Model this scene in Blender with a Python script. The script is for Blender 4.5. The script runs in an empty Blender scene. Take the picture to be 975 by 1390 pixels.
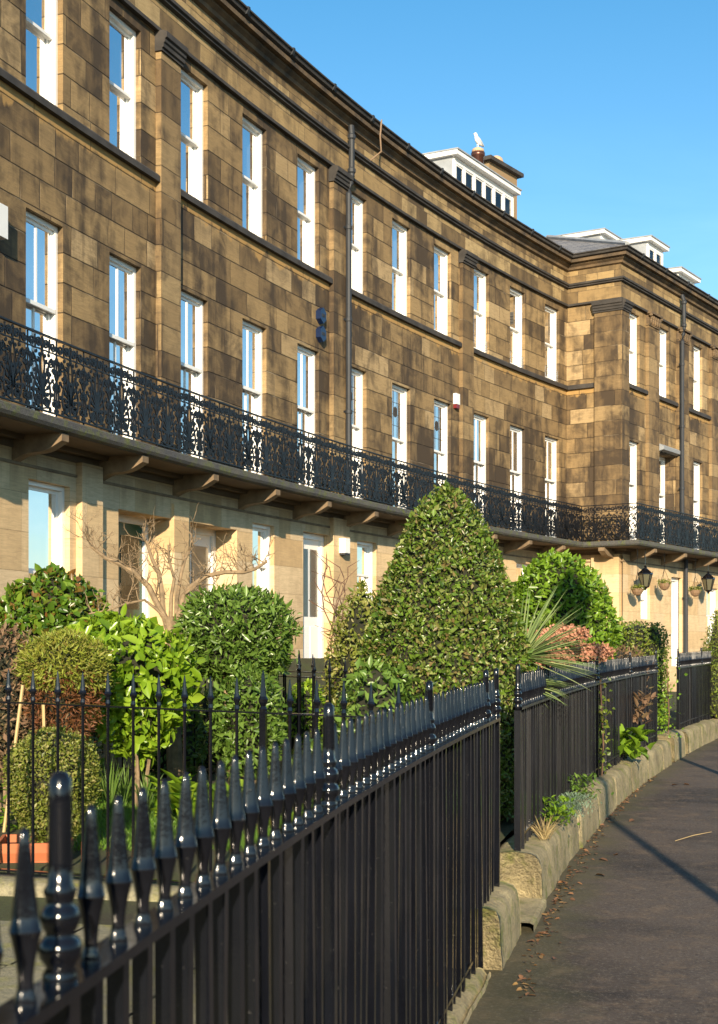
import bpy, math, random
import numpy as np
from mathutils import Vector, Matrix, noise
random.seed(7); rng = np.random.default_rng(7)
R_ = math.radians; sin = math.sin; cos = math.cos; PI = math.pi
scn = bpy.context.scene
COL = scn.collection
EYE = 1.6; FPX = 1900.0; YH = 878.0; XC = 487.5

# ------------------------------------------------------------------ helpers
class MB:
    """collects faces with uv and material index, links them as one mesh object"""
    def __init__(s): s.v = []; s.f = []; s.uv = []; s.mi = []
    def face(s, pts, uvs=None, mi=0):
        b = len(s.v); s.v += [tuple(p) for p in pts]; s.f.append(tuple(range(b, b+len(pts))))
        s.uv.append(uvs if uvs else [(p[0]+p[1], p[2]) for p in pts]); s.mi.append(mi)
    def box(s, x0, x1, y0, y1, z0, z1, mi=0, M=None):
        c = [(x, y, z) for z in (z0, z1) for y in (y0, y1) for x in (x0, x1)]
        if M is not None: c = [tuple(M @ Vector(p)) for p in c]
        for q in ((0,2,3,1), (4,5,7,6), (0,1,5,4), (2,6,7,3), (0,4,6,2), (1,3,7,5)):
            s.face([c[i] for i in q], None, mi)
    def grid(s, rows, mi=0, closed=False, uvs=None):
        """rows: list of lists of points; shared vertices"""
        b = len(s.v); n = len(rows[0])
        for r in rows: s.v += [tuple(p) for p in r]
        for i in range(len(rows)-1):
            for j in range(n if closed else n-1):
                k = (j+1) % n
                s.f.append((b+i*n+j, b+i*n+k, b+(i+1)*n+k, b+(i+1)*n+j)); s.mi.append(mi)
                if uvs: s.uv.append([uvs[i][j], uvs[i][k] if k else uvs[i][j], uvs[i+1][k] if k else uvs[i+1][j], uvs[i+1][j]])
                else: s.uv.append([(0, 0)]*4)
    def lathe(s, prof, n=10, c=(0, 0, 0), rot=0, mi=0, caps=True):
        rows = [[(c[0]+r*cos(rot+2*PI*k/n), c[1]+r*sin(rot+2*PI*k/n), c[2]+z) for k in range(n)] for r, z in prof]
        b = len(s.v); s.grid(rows, mi, True)
        if caps:
            s.f.append(tuple(range(b, b+n))[::-1]); s.uv.append([(0, 0)]*n); s.mi.append(mi)
            e = b+(len(prof)-1)*n; s.f.append(tuple(range(e, e+n))); s.uv.append([(0, 0)]*n); s.mi.append(mi)
    def tube(s, pts, rad, n=6, mi=0):
        pts = [Vector(p) for p in pts]; rows = []
        rad = rad if isinstance(rad, (list, tuple)) else [rad]*len(pts)
        up = Vector((0.13, 0.21, 1)).normalized()
        for i, p in enumerate(pts):
            t = (pts[min(i+1, len(pts)-1)]-pts[max(i-1, 0)]).normalized()
            a = t.cross(up); a = a.normalized() if a.length > 1e-3 else Vector((1, 0, 0)); b = t.cross(a)
            rows.append([p+(a*cos(2*PI*k/n)+b*sin(2*PI*k/n))*rad[i] for k in range(n)])
        b0 = len(s.v); s.grid(rows, mi, True)
        for e, o in ((b0, -1), (b0+(len(pts)-1)*n, 1)):
            s.f.append(tuple(range(e, e+n))[::o]); s.uv.append([(0, 0)]*n); s.mi.append(mi)
    def mesh(s, name, mats, smooth=False):
        me = bpy.data.meshes.new(name); me.from_pydata(s.v, [], s.f)
        uvl = me.uv_layers.new(name='UVMap'); flat = [c for u in s.uv for p in u for c in p]
        if len(flat) == 2*len(me.loops): uvl.data.foreach_set('uv', flat)
        for m in (mats if isinstance(mats, (list, tuple)) else [mats]): me.materials.append(m)
        me.polygons.foreach_set('material_index', s.mi)
        if smooth: me.polygons.foreach_set('use_smooth', [True]*len(me.polygons))
        me.update(); return me
    def build(s, name, mats, parent=None, smooth=False):
        return link(name, s.mesh(name, mats, smooth), parent)

def link(name, me, parent=None):
    o = bpy.data.objects.new(name, me); COL.objects.link(o)
    if parent is not None: o.parent = parent
    return o
def tag(o, label=None, cat=None, group=None, kind=None):
    if label: o['label'] = label
    if cat: o['category'] = cat
    if group: o['group'] = group
    if kind: o['kind'] = kind
    return o
def thing(name, label, cat, loc=(0, 0, 0), rz=0, group=None):
    o = bpy.data.objects.new(name, None); COL.objects.link(o); o.empty_display_size = .2
    o.location = loc; o.rotation_euler = (0, 0, rz)
    return tag(o, label, cat, group)
def bevel(o, w, seg=1, ang=40):
    m = o.modifiers.new('bevel', 'BEVEL'); m.width = w; m.segments = seg; m.limit_method = 'ANGLE'; m.angle_limit = R_(ang); return o

# ------------------------------------------------------------------ materials
def newmat(name):
    m = bpy.data.materials.new(name); m.use_nodes = True; nt = m.node_tree
    return m, nt, nt.nodes['Principled BSDF'], nt.nodes['Material Output']
class G:
    def __init__(s, nt): s.nt = nt
    def n(s, typ, **kw):
        n = s.nt.nodes.new(typ)
        for k, v in kw.items(): setattr(n, k, v)
        return n
    def L(s, a, b): s.nt.links.new(a, b)
    def put(s, sock, v):
        if hasattr(v, 'default_value') or hasattr(v, 'is_linked'): s.L(v, sock)
        else: sock.default_value = v
    def m(s, op, a, b=0.0, c=None, clamp=False):
        n = s.n('ShaderNodeMath', operation=op); n.use_clamp = clamp
        s.put(n.inputs[0], a); s.put(n.inputs[1], b)
        if c is not None: s.put(n.inputs[2], c)
        return n.outputs[0]
    def mix(s, f, a, b, typ='MIX'):
        n = s.n('ShaderNodeMix', data_type='RGBA', blend_type=typ)
        s.put(n.inputs[0], f)
        for k, v in ((6, a), (7, b)):
            if isinstance(v, (tuple, list)): n.inputs[k].default_value = (*v[:3], 1)
            else: s.L(v, n.inputs[k])
        return n.outputs[2]
    def noise(s, vec, scale, detail=4, rough=.55, dist=0):
        n = s.n('ShaderNodeTexNoise'); n.inputs['Scale'].default_value = scale; n.inputs['Detail'].default_value = detail
        n.inputs['Roughness'].default_value = rough; n.inputs['Distortion'].default_value = dist
        if vec is not None: s.L(vec, n.inputs['Vector'])
        return n.outputs['Fac']
    def ramp(s, f, stops):
        n = s.n('ShaderNodeValToRGB'); e = n.color_ramp.elements
        while len(e) < len(stops): e.new(.5)
        for k, (p, c) in enumerate(stops):
            e[k].position = p; e[k].color = (*c[:3], 1) if isinstance(c, (tuple, list)) else (c, c, c, 1)
        s.L(f, n.inputs[0]); return n.outputs[0]
    def mapv(s, vec, sc):
        n = s.n('ShaderNodeMapping'); n.inputs['Scale'].default_value = sc; s.L(vec, n.inputs[0]); return n.outputs[0]
    def bump(s, h, st=.3, dist=.02, nrm=None):
        n = s.n('ShaderNodeBump'); n.inputs['Strength'].default_value = st; n.inputs['Distance'].default_value = dist
        s.L(h, n.inputs['Height'])
        if nrm is not None: s.L(nrm, n.inputs['Normal'])
        return n.outputs[0]

def simple(name, col, rough=.6, var=.25, scale=6, bump=.15, bscale=40, metal=0, spec=.5, col2=None, dist=.004, coat=0):
    m, nt, b, out = newmat(name); g = G(nt)
    tc = g.n('ShaderNodeTexCoord').outputs['Object']
    nz = g.noise(tc, scale)
    c2 = col2 if col2 else tuple(c*(1-var) for c in col)
    g.L(g.mix(g.m('MULTIPLY_ADD', nz, 2.2, -.6, True), c2, col), b.inputs['Base Color'])
    b.inputs['Roughness'].default_value = rough; b.inputs['Metallic'].default_value = metal
    b.inputs['Specular IOR Level'].default_value = spec; b.inputs['Coat Weight'].default_value = coat
    if bump: g.L(g.bump(g.noise(tc, bscale), bump, dist), b.inputs['Normal'])
    return m

def ashlar(name, ch, bw, cols, joint, jw=.006, stain=.5, band=False, bump=.5, dark_to=(.055, .039, .026)):
    """dressed stone in courses: random block length per course, colour per block, bedding grain, soot"""
    m, nt, b, out = newmat(name); g = G(nt)
    uv = g.n('ShaderNodeUVMap').outputs[0]; sx = g.n('ShaderNodeSeparateXYZ'); g.L(uv, sx.inputs[0]); x, y = sx.outputs[0], sx.outputs[1]
    warp = g.m('MULTIPLY_ADD', g.noise(uv, 1.3, 2), .03, -.015)
    yr = g.m('DIVIDE', g.m('ADD', y, 0), ch); row = g.m('FLOOR', yr)
    def wn(a, c=None):
        n = g.n('ShaderNodeTexWhiteNoise', noise_dimensions='2D'); cb = g.n('ShaderNodeCombineXYZ'); g.put(cb.inputs[0], a)
        g.put(cb.inputs[1], c if c is not None else 3.7); g.L(cb.outputs[0], n.inputs['Vector']); return n.outputs['Value']
    w = g.m('MULTIPLY_ADD', wn(row), bw*.7, bw*.65)
    xs = g.m('ADD', g.m('DIVIDE', x, w), g.m('MULTIPLY', wn(row, 9.1), 17.0)); cell = g.m('FLOOR', xs)
    fr = g.m('SUBTRACT', xs, cell)
    # some blocks are split in two
    r0 = wn(cell, g.m('ADD', row, 40.5)); split = g.m('GREATER_THAN', r0, .62); half = g.m('MULTIPLY', split, g.m('GREATER_THAN', fr, .42))
    cid = g.m('MULTIPLY_ADD', half, .5, cell)
    rnd = wn(cid, row)
    dx = g.m('MULTIPLY', g.m('MINIMUM', fr, g.m('SUBTRACT', 1.0, fr)), w)
    dxs = g.m('ADD', g.m('MULTIPLY', g.m('ABSOLUTE', g.m('SUBTRACT', fr, .42)), w), g.m('MULTIPLY', g.m('SUBTRACT', 1.0, split), 5.0))
    dx = g.m('MINIMUM', dx, dxs)
    fy = g.m('FRACT', yr); dy = g.m('MULTIPLY', g.m('MINIMUM', fy, g.m('SUBTRACT', 1.0, fy)), ch)
    d = g.m('MINIMUM', dx, dy)
    dn = g.m('ADD', d, g.m('MULTIPLY_ADD', g.noise(uv, 25, 2), .006, -.003))
    jm = g.m('SUBTRACT', 1.0, g.m('DIVIDE', dn, jw, None, True), None, True)   # 1 in the joint
    col = g.ramp(rnd, cols)
    # bedding grain and blotches
    grain = g.noise(g.mapv(uv, (2.0, 22, 1)), 1.6, 6, .7, 1.2)
    gv = g.n('ShaderNodeCombineXYZ'); g.L(g.m('ADD', x, g.m('MULTIPLY', rnd, 37.0)), gv.inputs[0]); g.L(y, gv.inputs[1]); g.L(rnd, gv.inputs[2])
    blot = g.noise(gv.outputs[0], 2.6, 5, .6, .6)
    col = g.mix(g.m('MULTIPLY', g.m('MULTIPLY_ADD', grain, 3.2, -1.3, True), .55), col, tuple(c*.45 for c in cols[len(cols)//2][1]), 'MIX')
    col = g.mix(g.m('MULTIPLY', g.m('MULTIPLY_ADD', blot, 3.2, -1.5, True), .6*stain), col, dark_to)
    # broad soot fields and vertical streaks
    soot = g.noise(g.mapv(uv, (.55, .28, 1)), 1.0, 5, .62, .4)
    streak = g.noise(g.mapv(uv, (2.8, .25, 1)), 1.2, 4, .6)
    low = g.m('MULTIPLY', g.m('SUBTRACT', 1.0, g.m('DIVIDE', g.m('SUBTRACT', y, 4.5), 3.2, None, True), None, True), .09 if band else 0.0)
    sf = g.m('MULTIPLY', g.m('MULTIPLY_ADD', g.m('ADD', g.m('ADD', g.m('MULTIPLY', soot, .62), g.m('MULTIPLY', streak, .36)), g.m('ADD', low, g.m('ADD', g.m('MULTIPLY_ADD', rnd, -.10, .05), g.m('MULTIPLY_ADD', blot, .30, -.15)))), 6.6, -2.92, True), min(stain*1.15, .95))
    col = g.mix(sf, col, dark_to)
    if not band and stain < .4:   # grime from the balcony above, darkened further to paint in its shade
        grime_shade = g.m('MULTIPLY_ADD', g.m('ADD', g.m('DIVIDE', g.m('SUBTRACT', y, 3.55), .8, None, True), g.m('MULTIPLY', streak, .9)), 2.2, -1.55, True)
        col = g.mix(g.m('MULTIPLY', grime_shade, .45), col, (.20, .125, .06))
    if band:   # paler washed stone straight under the sill course, black growth just under it, golden rim on the top courses
        def win(a, bb, soft):
            return g.m('MULTIPLY', g.m('DIVIDE', g.m('SUBTRACT', y, a), soft, None, True), g.m('DIVIDE', g.m('SUBTRACT', bb, y), soft, None, True))
        nb = g.noise(g.mapv(uv, (2.2, .9, 1)), 1.0, 4)
        edge = g.m('MULTIPLY_ADD', nb, -.75, 9.17)
        wash = g.m('MULTIPLY', g.m('DIVIDE', g.m('SUBTRACT', y, edge), .06, None, True), g.m('LESS_THAN', y, 8.97))
        col = g.mix(g.m('MULTIPLY', wash, .8), col, (.50, .30, .105))
        below = g.m('MULTIPLY', win(8.45, 8.86, .25), g.m('MULTIPLY_ADD', nb, 3, -1.0, True))
        col = g.mix(g.m('MULTIPLY', g.m('SUBTRACT', 1.0, wash), g.m('MULTIPLY', below, .55)), col, dark_to)
    fine = g.noise(uv, 60, 3, .7)
    col = g.mix(g.m('MULTIPLY_ADD', fine, .5, -.05, True), col, (.02, .015, .01), 'MIX') if stain > .4 else col
    jl = g.m('MULTIPLY', g.m('MULTIPLY_ADD', g.noise(uv, 1.1, 2), 6, -3.3, True), .8)
    jcol = g.mix(jl, joint, (.42, .34, .23)) if stain > .4 else g.mix(.3, joint, joint)
    col = g.mix(g.m('MULTIPLY', jm, .85), col, jcol)
    g.L(col, b.inputs['Base Color']); b.inputs['Roughness'].default_value = .82; b.inputs['Specular IOR Level'].default_value = .3
    h = g.m('ADD', g.m('MULTIPLY', jm, -1.0), g.m('ADD', g.m('MULTIPLY', grain, .35), g.m('ADD', g.m('MULTIPLY', rnd, .25), g.m('MULTIPLY', fine, .15))))
    g.L(g.bump(h, bump, .02), b.inputs['Normal'])
    return m

M = {}
M['stone'] = ashlar('soot_stained_ashlar', .42, 1.25, [(0, (.19, .125, .060)), (.15, (.26, .172, .082)), (.5, (.335, .225, .105)), (.85, (.41, .28, .132)), (1, (.52, .375, .20))], (.022, .016, .012), .013, .8, True, .8)
M['pilaster'] = ashlar('soot_stained_pilaster_stone', .42, 3.0, [(0, (.16, .105, .052)), (.4, (.25, .165, .078)), (.7, (.33, .225, .11)), (1, (.42, .30, .15))], (.022, .016, .012), .012, .8)
M['frieze'] = ashlar('frieze_stone', .47, 1.2, [(0, (.20, .135, .066)), (.35, (.33, .222, .102)), (.75, (.44, .305, .14)), (1, (.52, .38, .19))], (.05, .04, .03), .009, .6)
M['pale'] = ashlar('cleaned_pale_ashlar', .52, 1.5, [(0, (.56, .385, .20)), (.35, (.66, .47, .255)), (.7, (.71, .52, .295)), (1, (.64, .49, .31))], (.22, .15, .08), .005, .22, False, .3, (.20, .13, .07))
M['coursedark'] = simple('blackened_stone', (.055, .048, .042), .8, .5, 3, .5, 30, col2=(.02, .018, .017), dist=.01)
M['cornice'] = simple('weathered_cornice_stone', (.20, .13, .065), .8, .5, 2.2, .5, 25, col2=(.03, .025, .02), dist=.012)
M['slab'] = simple('mossy_balcony_stone', (.085, .085, .075), .8, .5, 5, .5, 30, col2=(.075, .095, .02), dist=.01)
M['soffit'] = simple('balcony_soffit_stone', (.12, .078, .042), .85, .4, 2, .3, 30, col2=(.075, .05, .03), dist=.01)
M['bracket'] = simple('bracket_stone', (.25, .175, .10), .8, .35, 4, .3, 40, col2=(.10, .068, .038))
M['white'] = simple('white_gloss_paint', (.80, .79, .76), .38, .06, 3, .05, 30)
M['shutter'] = simple('white_shutter_paint', (.78, .76, .72), .6, .05, 2, 0)
M['blind'] = simple('cream_blind', (.75, .68, .56), .8, .1, 2, .1)
M['lead'] = simple('grey_lead_sheet', (.33, .35, .37), .55, .3, 3, .2, 20)
M['slate'] = simple('grey_slate', (.16, .16, .17), .6, .5, 8, .4, 12, col2=(.07, .07, .08), dist=.02)
M['room'] = simple('dim_interior', (.10, .09, .08), .9, .2, 1, 0)
M['pipe'] = simple('grey_painted_iron_pipe', (.022, .026, .033), .65, .3, 5, .2, 60)
M['green'] = simple('green_door_paint', (.008, .07, .04), .35, .1, 4, 0)
M['terracotta'] = simple('terracotta_clay', (.48, .15, .055), .75, .25, 5, .2, 60, col2=(.36, .10, .04))
M['blue'] = simple('dark_blue_plastic', (.004, .016, .06), .35, .1, 4, 0)
M['redp'] = simple('dark_red_plastic', (.16, .015, .02), .4, .1, 4, 0)
M['brick'] = simple('chimney_brick', (.27, .16, .085), .85, .4, 9, .5, 40, col2=(.25, .19, .10))
M['flue'] = simple('brown_metal_flue', (.16, .07, .05), .3, .2, 5, 0, metal=.7)
M['clay'] = simple('buff_clay', (.55, .36, .22), .8, .2, 5, 0)
M['feather'] = simple('white_feathers', (.80, .80, .78), .8, .05, 5, 0)
M['featherg'] = simple('grey_feathers', (.38, .40, .42), .8, .05, 5, 0)
M['beak'] = simple('yellow_beak', (.7, .45, .05), .6, .05, 5, 0)
M['bark'] = simple('grey_brown_bark', (.30, .21, .12), .85, .4, 14, .6, 60, col2=(.11, .08, .045), dist=.01)
M['twig'] = simple('red_brown_twig', (.16, .085, .05), .8, .4, 14, 0, col2=(.07, .04, .025))
M['soil'] = simple('dark_garden_soil', (.05, .034, .02), .95, .5, 9, .8, 30, dist=.03)
M['rope'] = simple('brown_cable', (.25, .17, .11), .7, .2, 5, 0)
M['cane'] = simple('bamboo_cane', (.50, .36, .16), .6, .2, 9, 0)
M['lampglass'] = simple('old_lamp_glass', (.10, .095, .06), .12, .1, 5, 0)

def iron(name, dusty, wet=.16):
    m, nt, b, out = newmat(name); g = G(nt); va = g.n('ShaderNodeVectorMath', operation='ADD'); g.L(g.n('ShaderNodeTexCoord').outputs['Object'], va.inputs[0]); g.L(g.n('ShaderNodeObjectInfo').outputs['Location'], va.inputs[1]); tc = va.outputs[0]
    sp = g.noise(tc, 70, 3, .7); sc = g.noise(g.mapv(tc, (9, 9, 1.5)), 2.0, 4)
    dots = g.m('MULTIPLY', g.m('MULTIPLY_ADD', sp, 9, -6.1, True), dusty)
    c = g.mix(g.m('MULTIPLY_ADD', sc, 1.4, -.5, True), (.0035, .004, .006), (.009, .010, .014))
    g.L(g.mix(dots, c, (.16, .155, .14)), b.inputs['Base Color'])
    g.L(g.m('MULTIPLY_ADD', sc, .08, wet, True), b.inputs['Roughness']); b.inputs['Specular IOR Level'].default_value = .35; b.inputs['Coat Weight'].default_value = .25; b.inputs['Coat Roughness'].default_value = .08
    h = g.m('ADD', g.noise(tc, 45, 3), g.m('MULTIPLY', g.noise(tc, 190, 2), .4))
    g.L(g.bump(h, .16, .002), b.inputs['Normal']); g.L(g.bump(h, .16, .002), b.inputs['Coat Normal'])
    return m
M['iron'] = iron('glossy_black_iron', .35, .07)
M['irond'] = iron('dusty_black_iron', .8, .22)
m, nt, b, out = newmat('weathered_balcony_iron'); g = G(nt)
tc = g.n('ShaderNodeTexCoord').outputs['Object']
g.L(g.mix(g.m('MULTIPLY_ADD', g.noise(tc, 9), 3, -1.2, True), (.004, .005, .007), (.009, .011, .016)), b.inputs['Base Color']); b.inputs['Roughness'].default_value = .45; b.inputs['Specular IOR Level'].default_value = .3
M['balc'] = m

def glass():
    m, nt, b, out = newmat('window_glass'); g = G(nt); nt.nodes.remove(b)
    tr = g.n('ShaderNodeBsdfTransparent'); tr.inputs[0].default_value = (.93, .96, .97, 1)
    gl = g.n('ShaderNodeBsdfGlossy'); gl.inputs['Roughness'].default_value = .02
    tc = g.n('ShaderNodeTexCoord').outputs['Object']
    g.L(g.bump(g.noise(tc, 1.6, 2), .12, .02), gl.inputs['Normal'])
    fr = g.n('ShaderNodeFresnel'); fr.inputs[0].default_value = 1.5
    mx = g.n('ShaderNodeMixShader'); g.L(g.m('MULTIPLY_ADD', fr.outputs[0], .95, .01, True), mx.inputs[0]); g.L(tr.outputs[0], mx.inputs[1]); g.L(gl.outputs[0], mx.inputs[2])
    g.L(mx.outputs[0], out.inputs[0]); return m
M['glass'] = glass()

def leafmat(name, cols, rough=.42, trans=.35, spec=.5):
    m, nt, b, out = newmat(name); g = G(nt)
    rp = g.n('ShaderNodeNewGeometry').outputs['Random Per Island']
    c = g.ramp(rp, cols)
    g.L(c, b.inputs['Base Color']); b.inputs['Roughness'].default_value = rough; b.inputs['Specular IOR Level'].default_value = spec
    tl = g.n('ShaderNodeBsdfTranslucent'); g.L(g.mix(.35, c, (.30, .36, .02)), tl.inputs[0])
    mx = g.n('ShaderNodeMixShader'); mx.inputs[0].default_value = trans
    g.L(b.outputs[0], mx.inputs[1]); g.L(tl.outputs[0], mx.inputs[2]); g.L(mx.outputs[0], out.inputs[0]); return m
def ev(cs): return [(i/(len(cs)-1), c) for i, c in enumerate(cs)]
M['holly'] = leafmat('glossy_green_leaves', ev([(.03, .08, .010), (.07, .15, .014), (.12, .22, .02), (.18, .28, .03), (.10, .19, .02), (.05, .11, .012), (.09, .17, .02), (.22, .10, .03), (.06, .13, .012)]), .3)
M['cone'] = leafmat('variegated_cone_leaves', ev([(.03, .065, .008), (.085, .155, .016), (.16, .26, .03), (.05, .10, .012), (.34, .38, .12), (.12, .20, .022), (.24, .17, .07), (.04, .085, .012), (.20, .31, .04)]), .3)
M['dome'] = leafmat('bright_dome_leaves', ev([(.06, .13, .010), (.14, .26, .018), (.22, .36, .03), (.17, .29, .02), (.09, .17, .015)]), .36)
M['darkshrub'] = leafmat('dark_shrub_leaves', ev([(.045, .095, .014), (.11, .20, .03), (.19, .30, .06), (.07, .13, .018)]), .3)
M['laurel'] = leafmat('laurel_leaves', ev([(.13, .24, .014), (.22, .36, .02), (.32, .46, .04), (.15, .28, .016)]), .26, .4)
M['yellowcon'] = leafmat('yellow_green_conifer', ev([(.15, .20, .02), (.24, .29, .03), (.31, .34, .045), (.22, .18, .035), (.20, .23, .03)]), .6)
M['russet'] = leafmat('russet_foliage', ev([(.11, .035, .014), (.19, .065, .025), (.25, .10, .04), (.13, .07, .02)]), .6)
M['box'] = leafmat('box_leaves', ev([(.08, .11, .014), (.16, .20, .028), (.24, .27, .045), (.32, .28, .10)]), .45)
M['hedge'] = leafmat('clipped_hedge_leaves', ev([(.06, .10, .012), (.12, .18, .016), (.20, .26, .03), (.24, .24, .04)]), .45)
M['blade'] = leafmat('strap_leaves', ev([(.07, .14, .025), (.12, .21, .035), (.16, .25, .06)]), .4)
M['cord'] = leafmat('cordyline_blades', ev([(.11, .17, .05), (.20, .28, .10), (.32, .38, .17), (.15, .21, .06)]), .35, .25)
M['bluegrn'] = leafmat('blue_green_leaves', ev([(.12, .20, .13), (.20, .29, .20), (.28, .36, .26)]), .55)
M['browntw'] = leafmat('brown_twiggy_growth', ev([(.10, .055, .03), (.17, .10, .055), (.24, .15, .085), (.07, .06, .02)]), .8, .1)
M['pink'] = leafmat('dried_salmon_flowers', ev([(.45, .20, .12), (.55, .28, .18), (.38, .15, .09)]), .8, .2)
M['litter'] = leafmat('fallen_leaves', ev([(.13, .06, .03), (.22, .11, .05), (.09, .045, .025), (.30, .19, .07)]), .7, .1)
M['grass'] = leafmat('lawn_grass', ev([(.07, .16, .015), (.11, .23, .02), (.15, .27, .03)]), .5, .35)
M['straw'] = leafmat('dry_grass', ev([(.35, .27, .12), (.28, .20, .09), (.42, .34, .17)]), .7, .2)
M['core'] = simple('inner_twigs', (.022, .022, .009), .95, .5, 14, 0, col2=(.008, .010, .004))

def mossy(name, c1, c2, moss, amt, sc=3.0, edge=0):
    m, nt, b, out = newmat(name); g = G(nt); tc = g.n('ShaderNodeTexCoord').outputs['Object']
    n1 = g.noise(tc, sc, 6, .65); n2 = g.noise(tc, sc*2.3, 6, .7); n3 = g.noise(tc, 45, 4, .7)
    c = g.mix(g.m('MULTIPLY_ADD', n1, 3, -1, True), c1, c2)
    c = g.mix(g.m('MULTIPLY', g.m('MULTIPLY_ADD', n2, 6, -3.0, True), amt), c, moss)
    c = g.mix(g.m('MULTIPLY_ADD', n3, 1.6, -.62, True), c, tuple(q*.22 for q in c1)); c = g.mix(g.m('MULTIPLY_ADD', g.noise(tc, 11, 5, .7), 5, -2.9, True), c, tuple(q*.4 for q in c2))
    g.L(c, b.inputs['Base Color']); b.inputs['Roughness'].default_value = .9
    g.L(g.bump(g.m('ADD', g.m('MULTIPLY', n2, .8), n3), .9, .02), b.inputs['Normal']); return m
M['plinth'] = mossy('mossy_kerb_stone', (.46, .38, .21), (.20, .165, .09), (.15, .17, .025), .95, 2.6)
M['gardenstone'] = mossy('mossy_garden_stone', (.33, .29, .18), (.24, .23, .15), (.27, .26, .05), .9, 2.2)
def asphalt():
    m, nt, b, out = newmat('damp_asphalt'); g = G(nt); tc = g.n('ShaderNodeTexCoord').outputs['Object']
    big = g.noise(tc, .9, 5, .6, .4); fine = g.noise(tc, 55, 4, .8); mid = g.noise(tc, 6, 5, .65)
    c = g.mix(g.m('MULTIPLY_ADD', big, 4, -1.6, True), (.098, .075, .058), (.038, .030, .025))
    c = g.mix(g.m('MULTIPLY', g.m('MULTIPLY_ADD', mid, 6, -3.1, True), .7), c, (.16, .115, .078))
    c = g.mix(g.m('MULTIPLY_ADD', fine, 5, -2.6, True), c, (.20, .165, .125)); c = g.mix(g.m('MULTIPLY_ADD', g.noise(tc, 38, 3, .7), -5, 2.2, True), c, (.02, .016, .013))
    # damp moss along the kerb: uv x = distance from the kerb
    uv = g.n('ShaderNodeUVMap').outputs[0]; sx = g.n('ShaderNodeSeparateXYZ'); g.L(uv, sx.inputs[0])
    e = g.m('SUBTRACT', 1.0, g.m('DIVIDE', g.m('SUBTRACT', sx.outputs[0], .36), .6), None, True)
    mo = g.m('MULTIPLY_ADD', g.m('ADD', e, g.m('MULTIPLY', g.noise(tc, 2.4, 5, .7), 1.3)), 2.6, -2.75, True)
    c = g.mix(g.m('MULTIPLY', mo, .38), c, (.085, .085, .030))
    g.L(c, b.inputs['Base Color'])
    g.L(g.m('MULTIPLY_ADD', mid, .4, .6, True), b.inputs['Roughness']); b.inputs['Specular IOR Level'].default_value = .25
    g.L(g.bump(g.m('ADD', fine, g.m('MULTIPLY', mid, .8)), .55, .006), b.inputs['Normal']); return m
M['asphalt'] = asphalt()
M['road'] = simple('road_asphalt', (.06, .055, .05), .85, .3, 4, .5, 120)
M['kerb'] = simple('kerb_stone', (.28, .25, .20), .85, .3, 4, .3, 40)

# ------------------------------------------------------------------ plan of the crescent
CX, CY, RR = 84.117, -11.0, 93.4547
TH0 = math.atan2(0, 1)
def ray_circle(px, w):
    dx = (px-XC)/FPX; r = RR-w; a = dx*dx+1; b = -2*(dx*CX+CY); c = CX*CX+CY*CY-r*r
    t = (-b+math.sqrt(b*b-4*a*c))/(2*a); return t*dx, t
_p = ray_circle(0, 0); TH0 = math.atan2(_p[1]-CY, _p[0]-CX)
def UX(px, w=0.0):
    p = ray_circle(px, w); return RR*(TH0-math.atan2(p[1]-CY, p[0]-CX))
class Arc:
    def P(s, u, w=0, z=0):
        t = TH0-u/RR; return Vector((CX+(RR-w)*cos(t), CY+(RR-w)*sin(t), z))
    def T(s, u): t = TH0-u/RR; return Vector((sin(t), -cos(t), 0))
    def N(s, u): t = TH0-u/RR; return Vector((-cos(t), -sin(t), 0))
class Line:
    def __init__(s, O, T, N): s.O, s.t, s.n = O, T, N
    def P(s, u, w=0, z=0): return s.O+s.t*u+s.n*w+Vector((0, 0, z))
    def T(s, u): return s.t
    def N(s, u): return s.n
FR = Arc(); SC = 24.58; PR = 1.64
PC = FR.P(SC); TC = FR.T(SC); NC = FR.N(SC)
FT = Line(PC, NC, -TC)                    # the short return wall
FP = Line(PC+NC*PR, TC, NC)               # the projecting end block
def UP(px, w=0.0):                        # px column -> u on the projecting block
    O = FP.O+NC*w; k = (px-XC)/FPX; return (k*O.y-O.x)/(TC.x-k*TC.y)
def yaw(T): return math.atan2(T.y, T.x)
U0, UPE = -9.0, 15.0
def rings(u0=U0, u1=UPE, step=.5, part='all'):
    r = []
    u = u0
    while u < SC-.02: r.append(('r', u)); u += step
    r += [('c', 0), ('o', 0)]
    u = step
    while u < u1: r.append(('p', u)); u += step
    r.append(('p', u1)); return r
def ringpt(k, w, z):
    if k[0] == 'r': return FR.P(min(k[1], SC-w-.01), w, z)
    if k[0] == 'c': return PC+NC*w-TC*w+Vector((0, 0, z))
    if k[0] == 'o': return FP.O+NC*w-TC*w+Vector((0, 0, z))
    return FP.P(k[1], w, z)
def ringS(k): return {'r': k[1], 'c': SC, 'o': SC+PR, 'p': SC+PR+k[1]}[k[0]]
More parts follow.
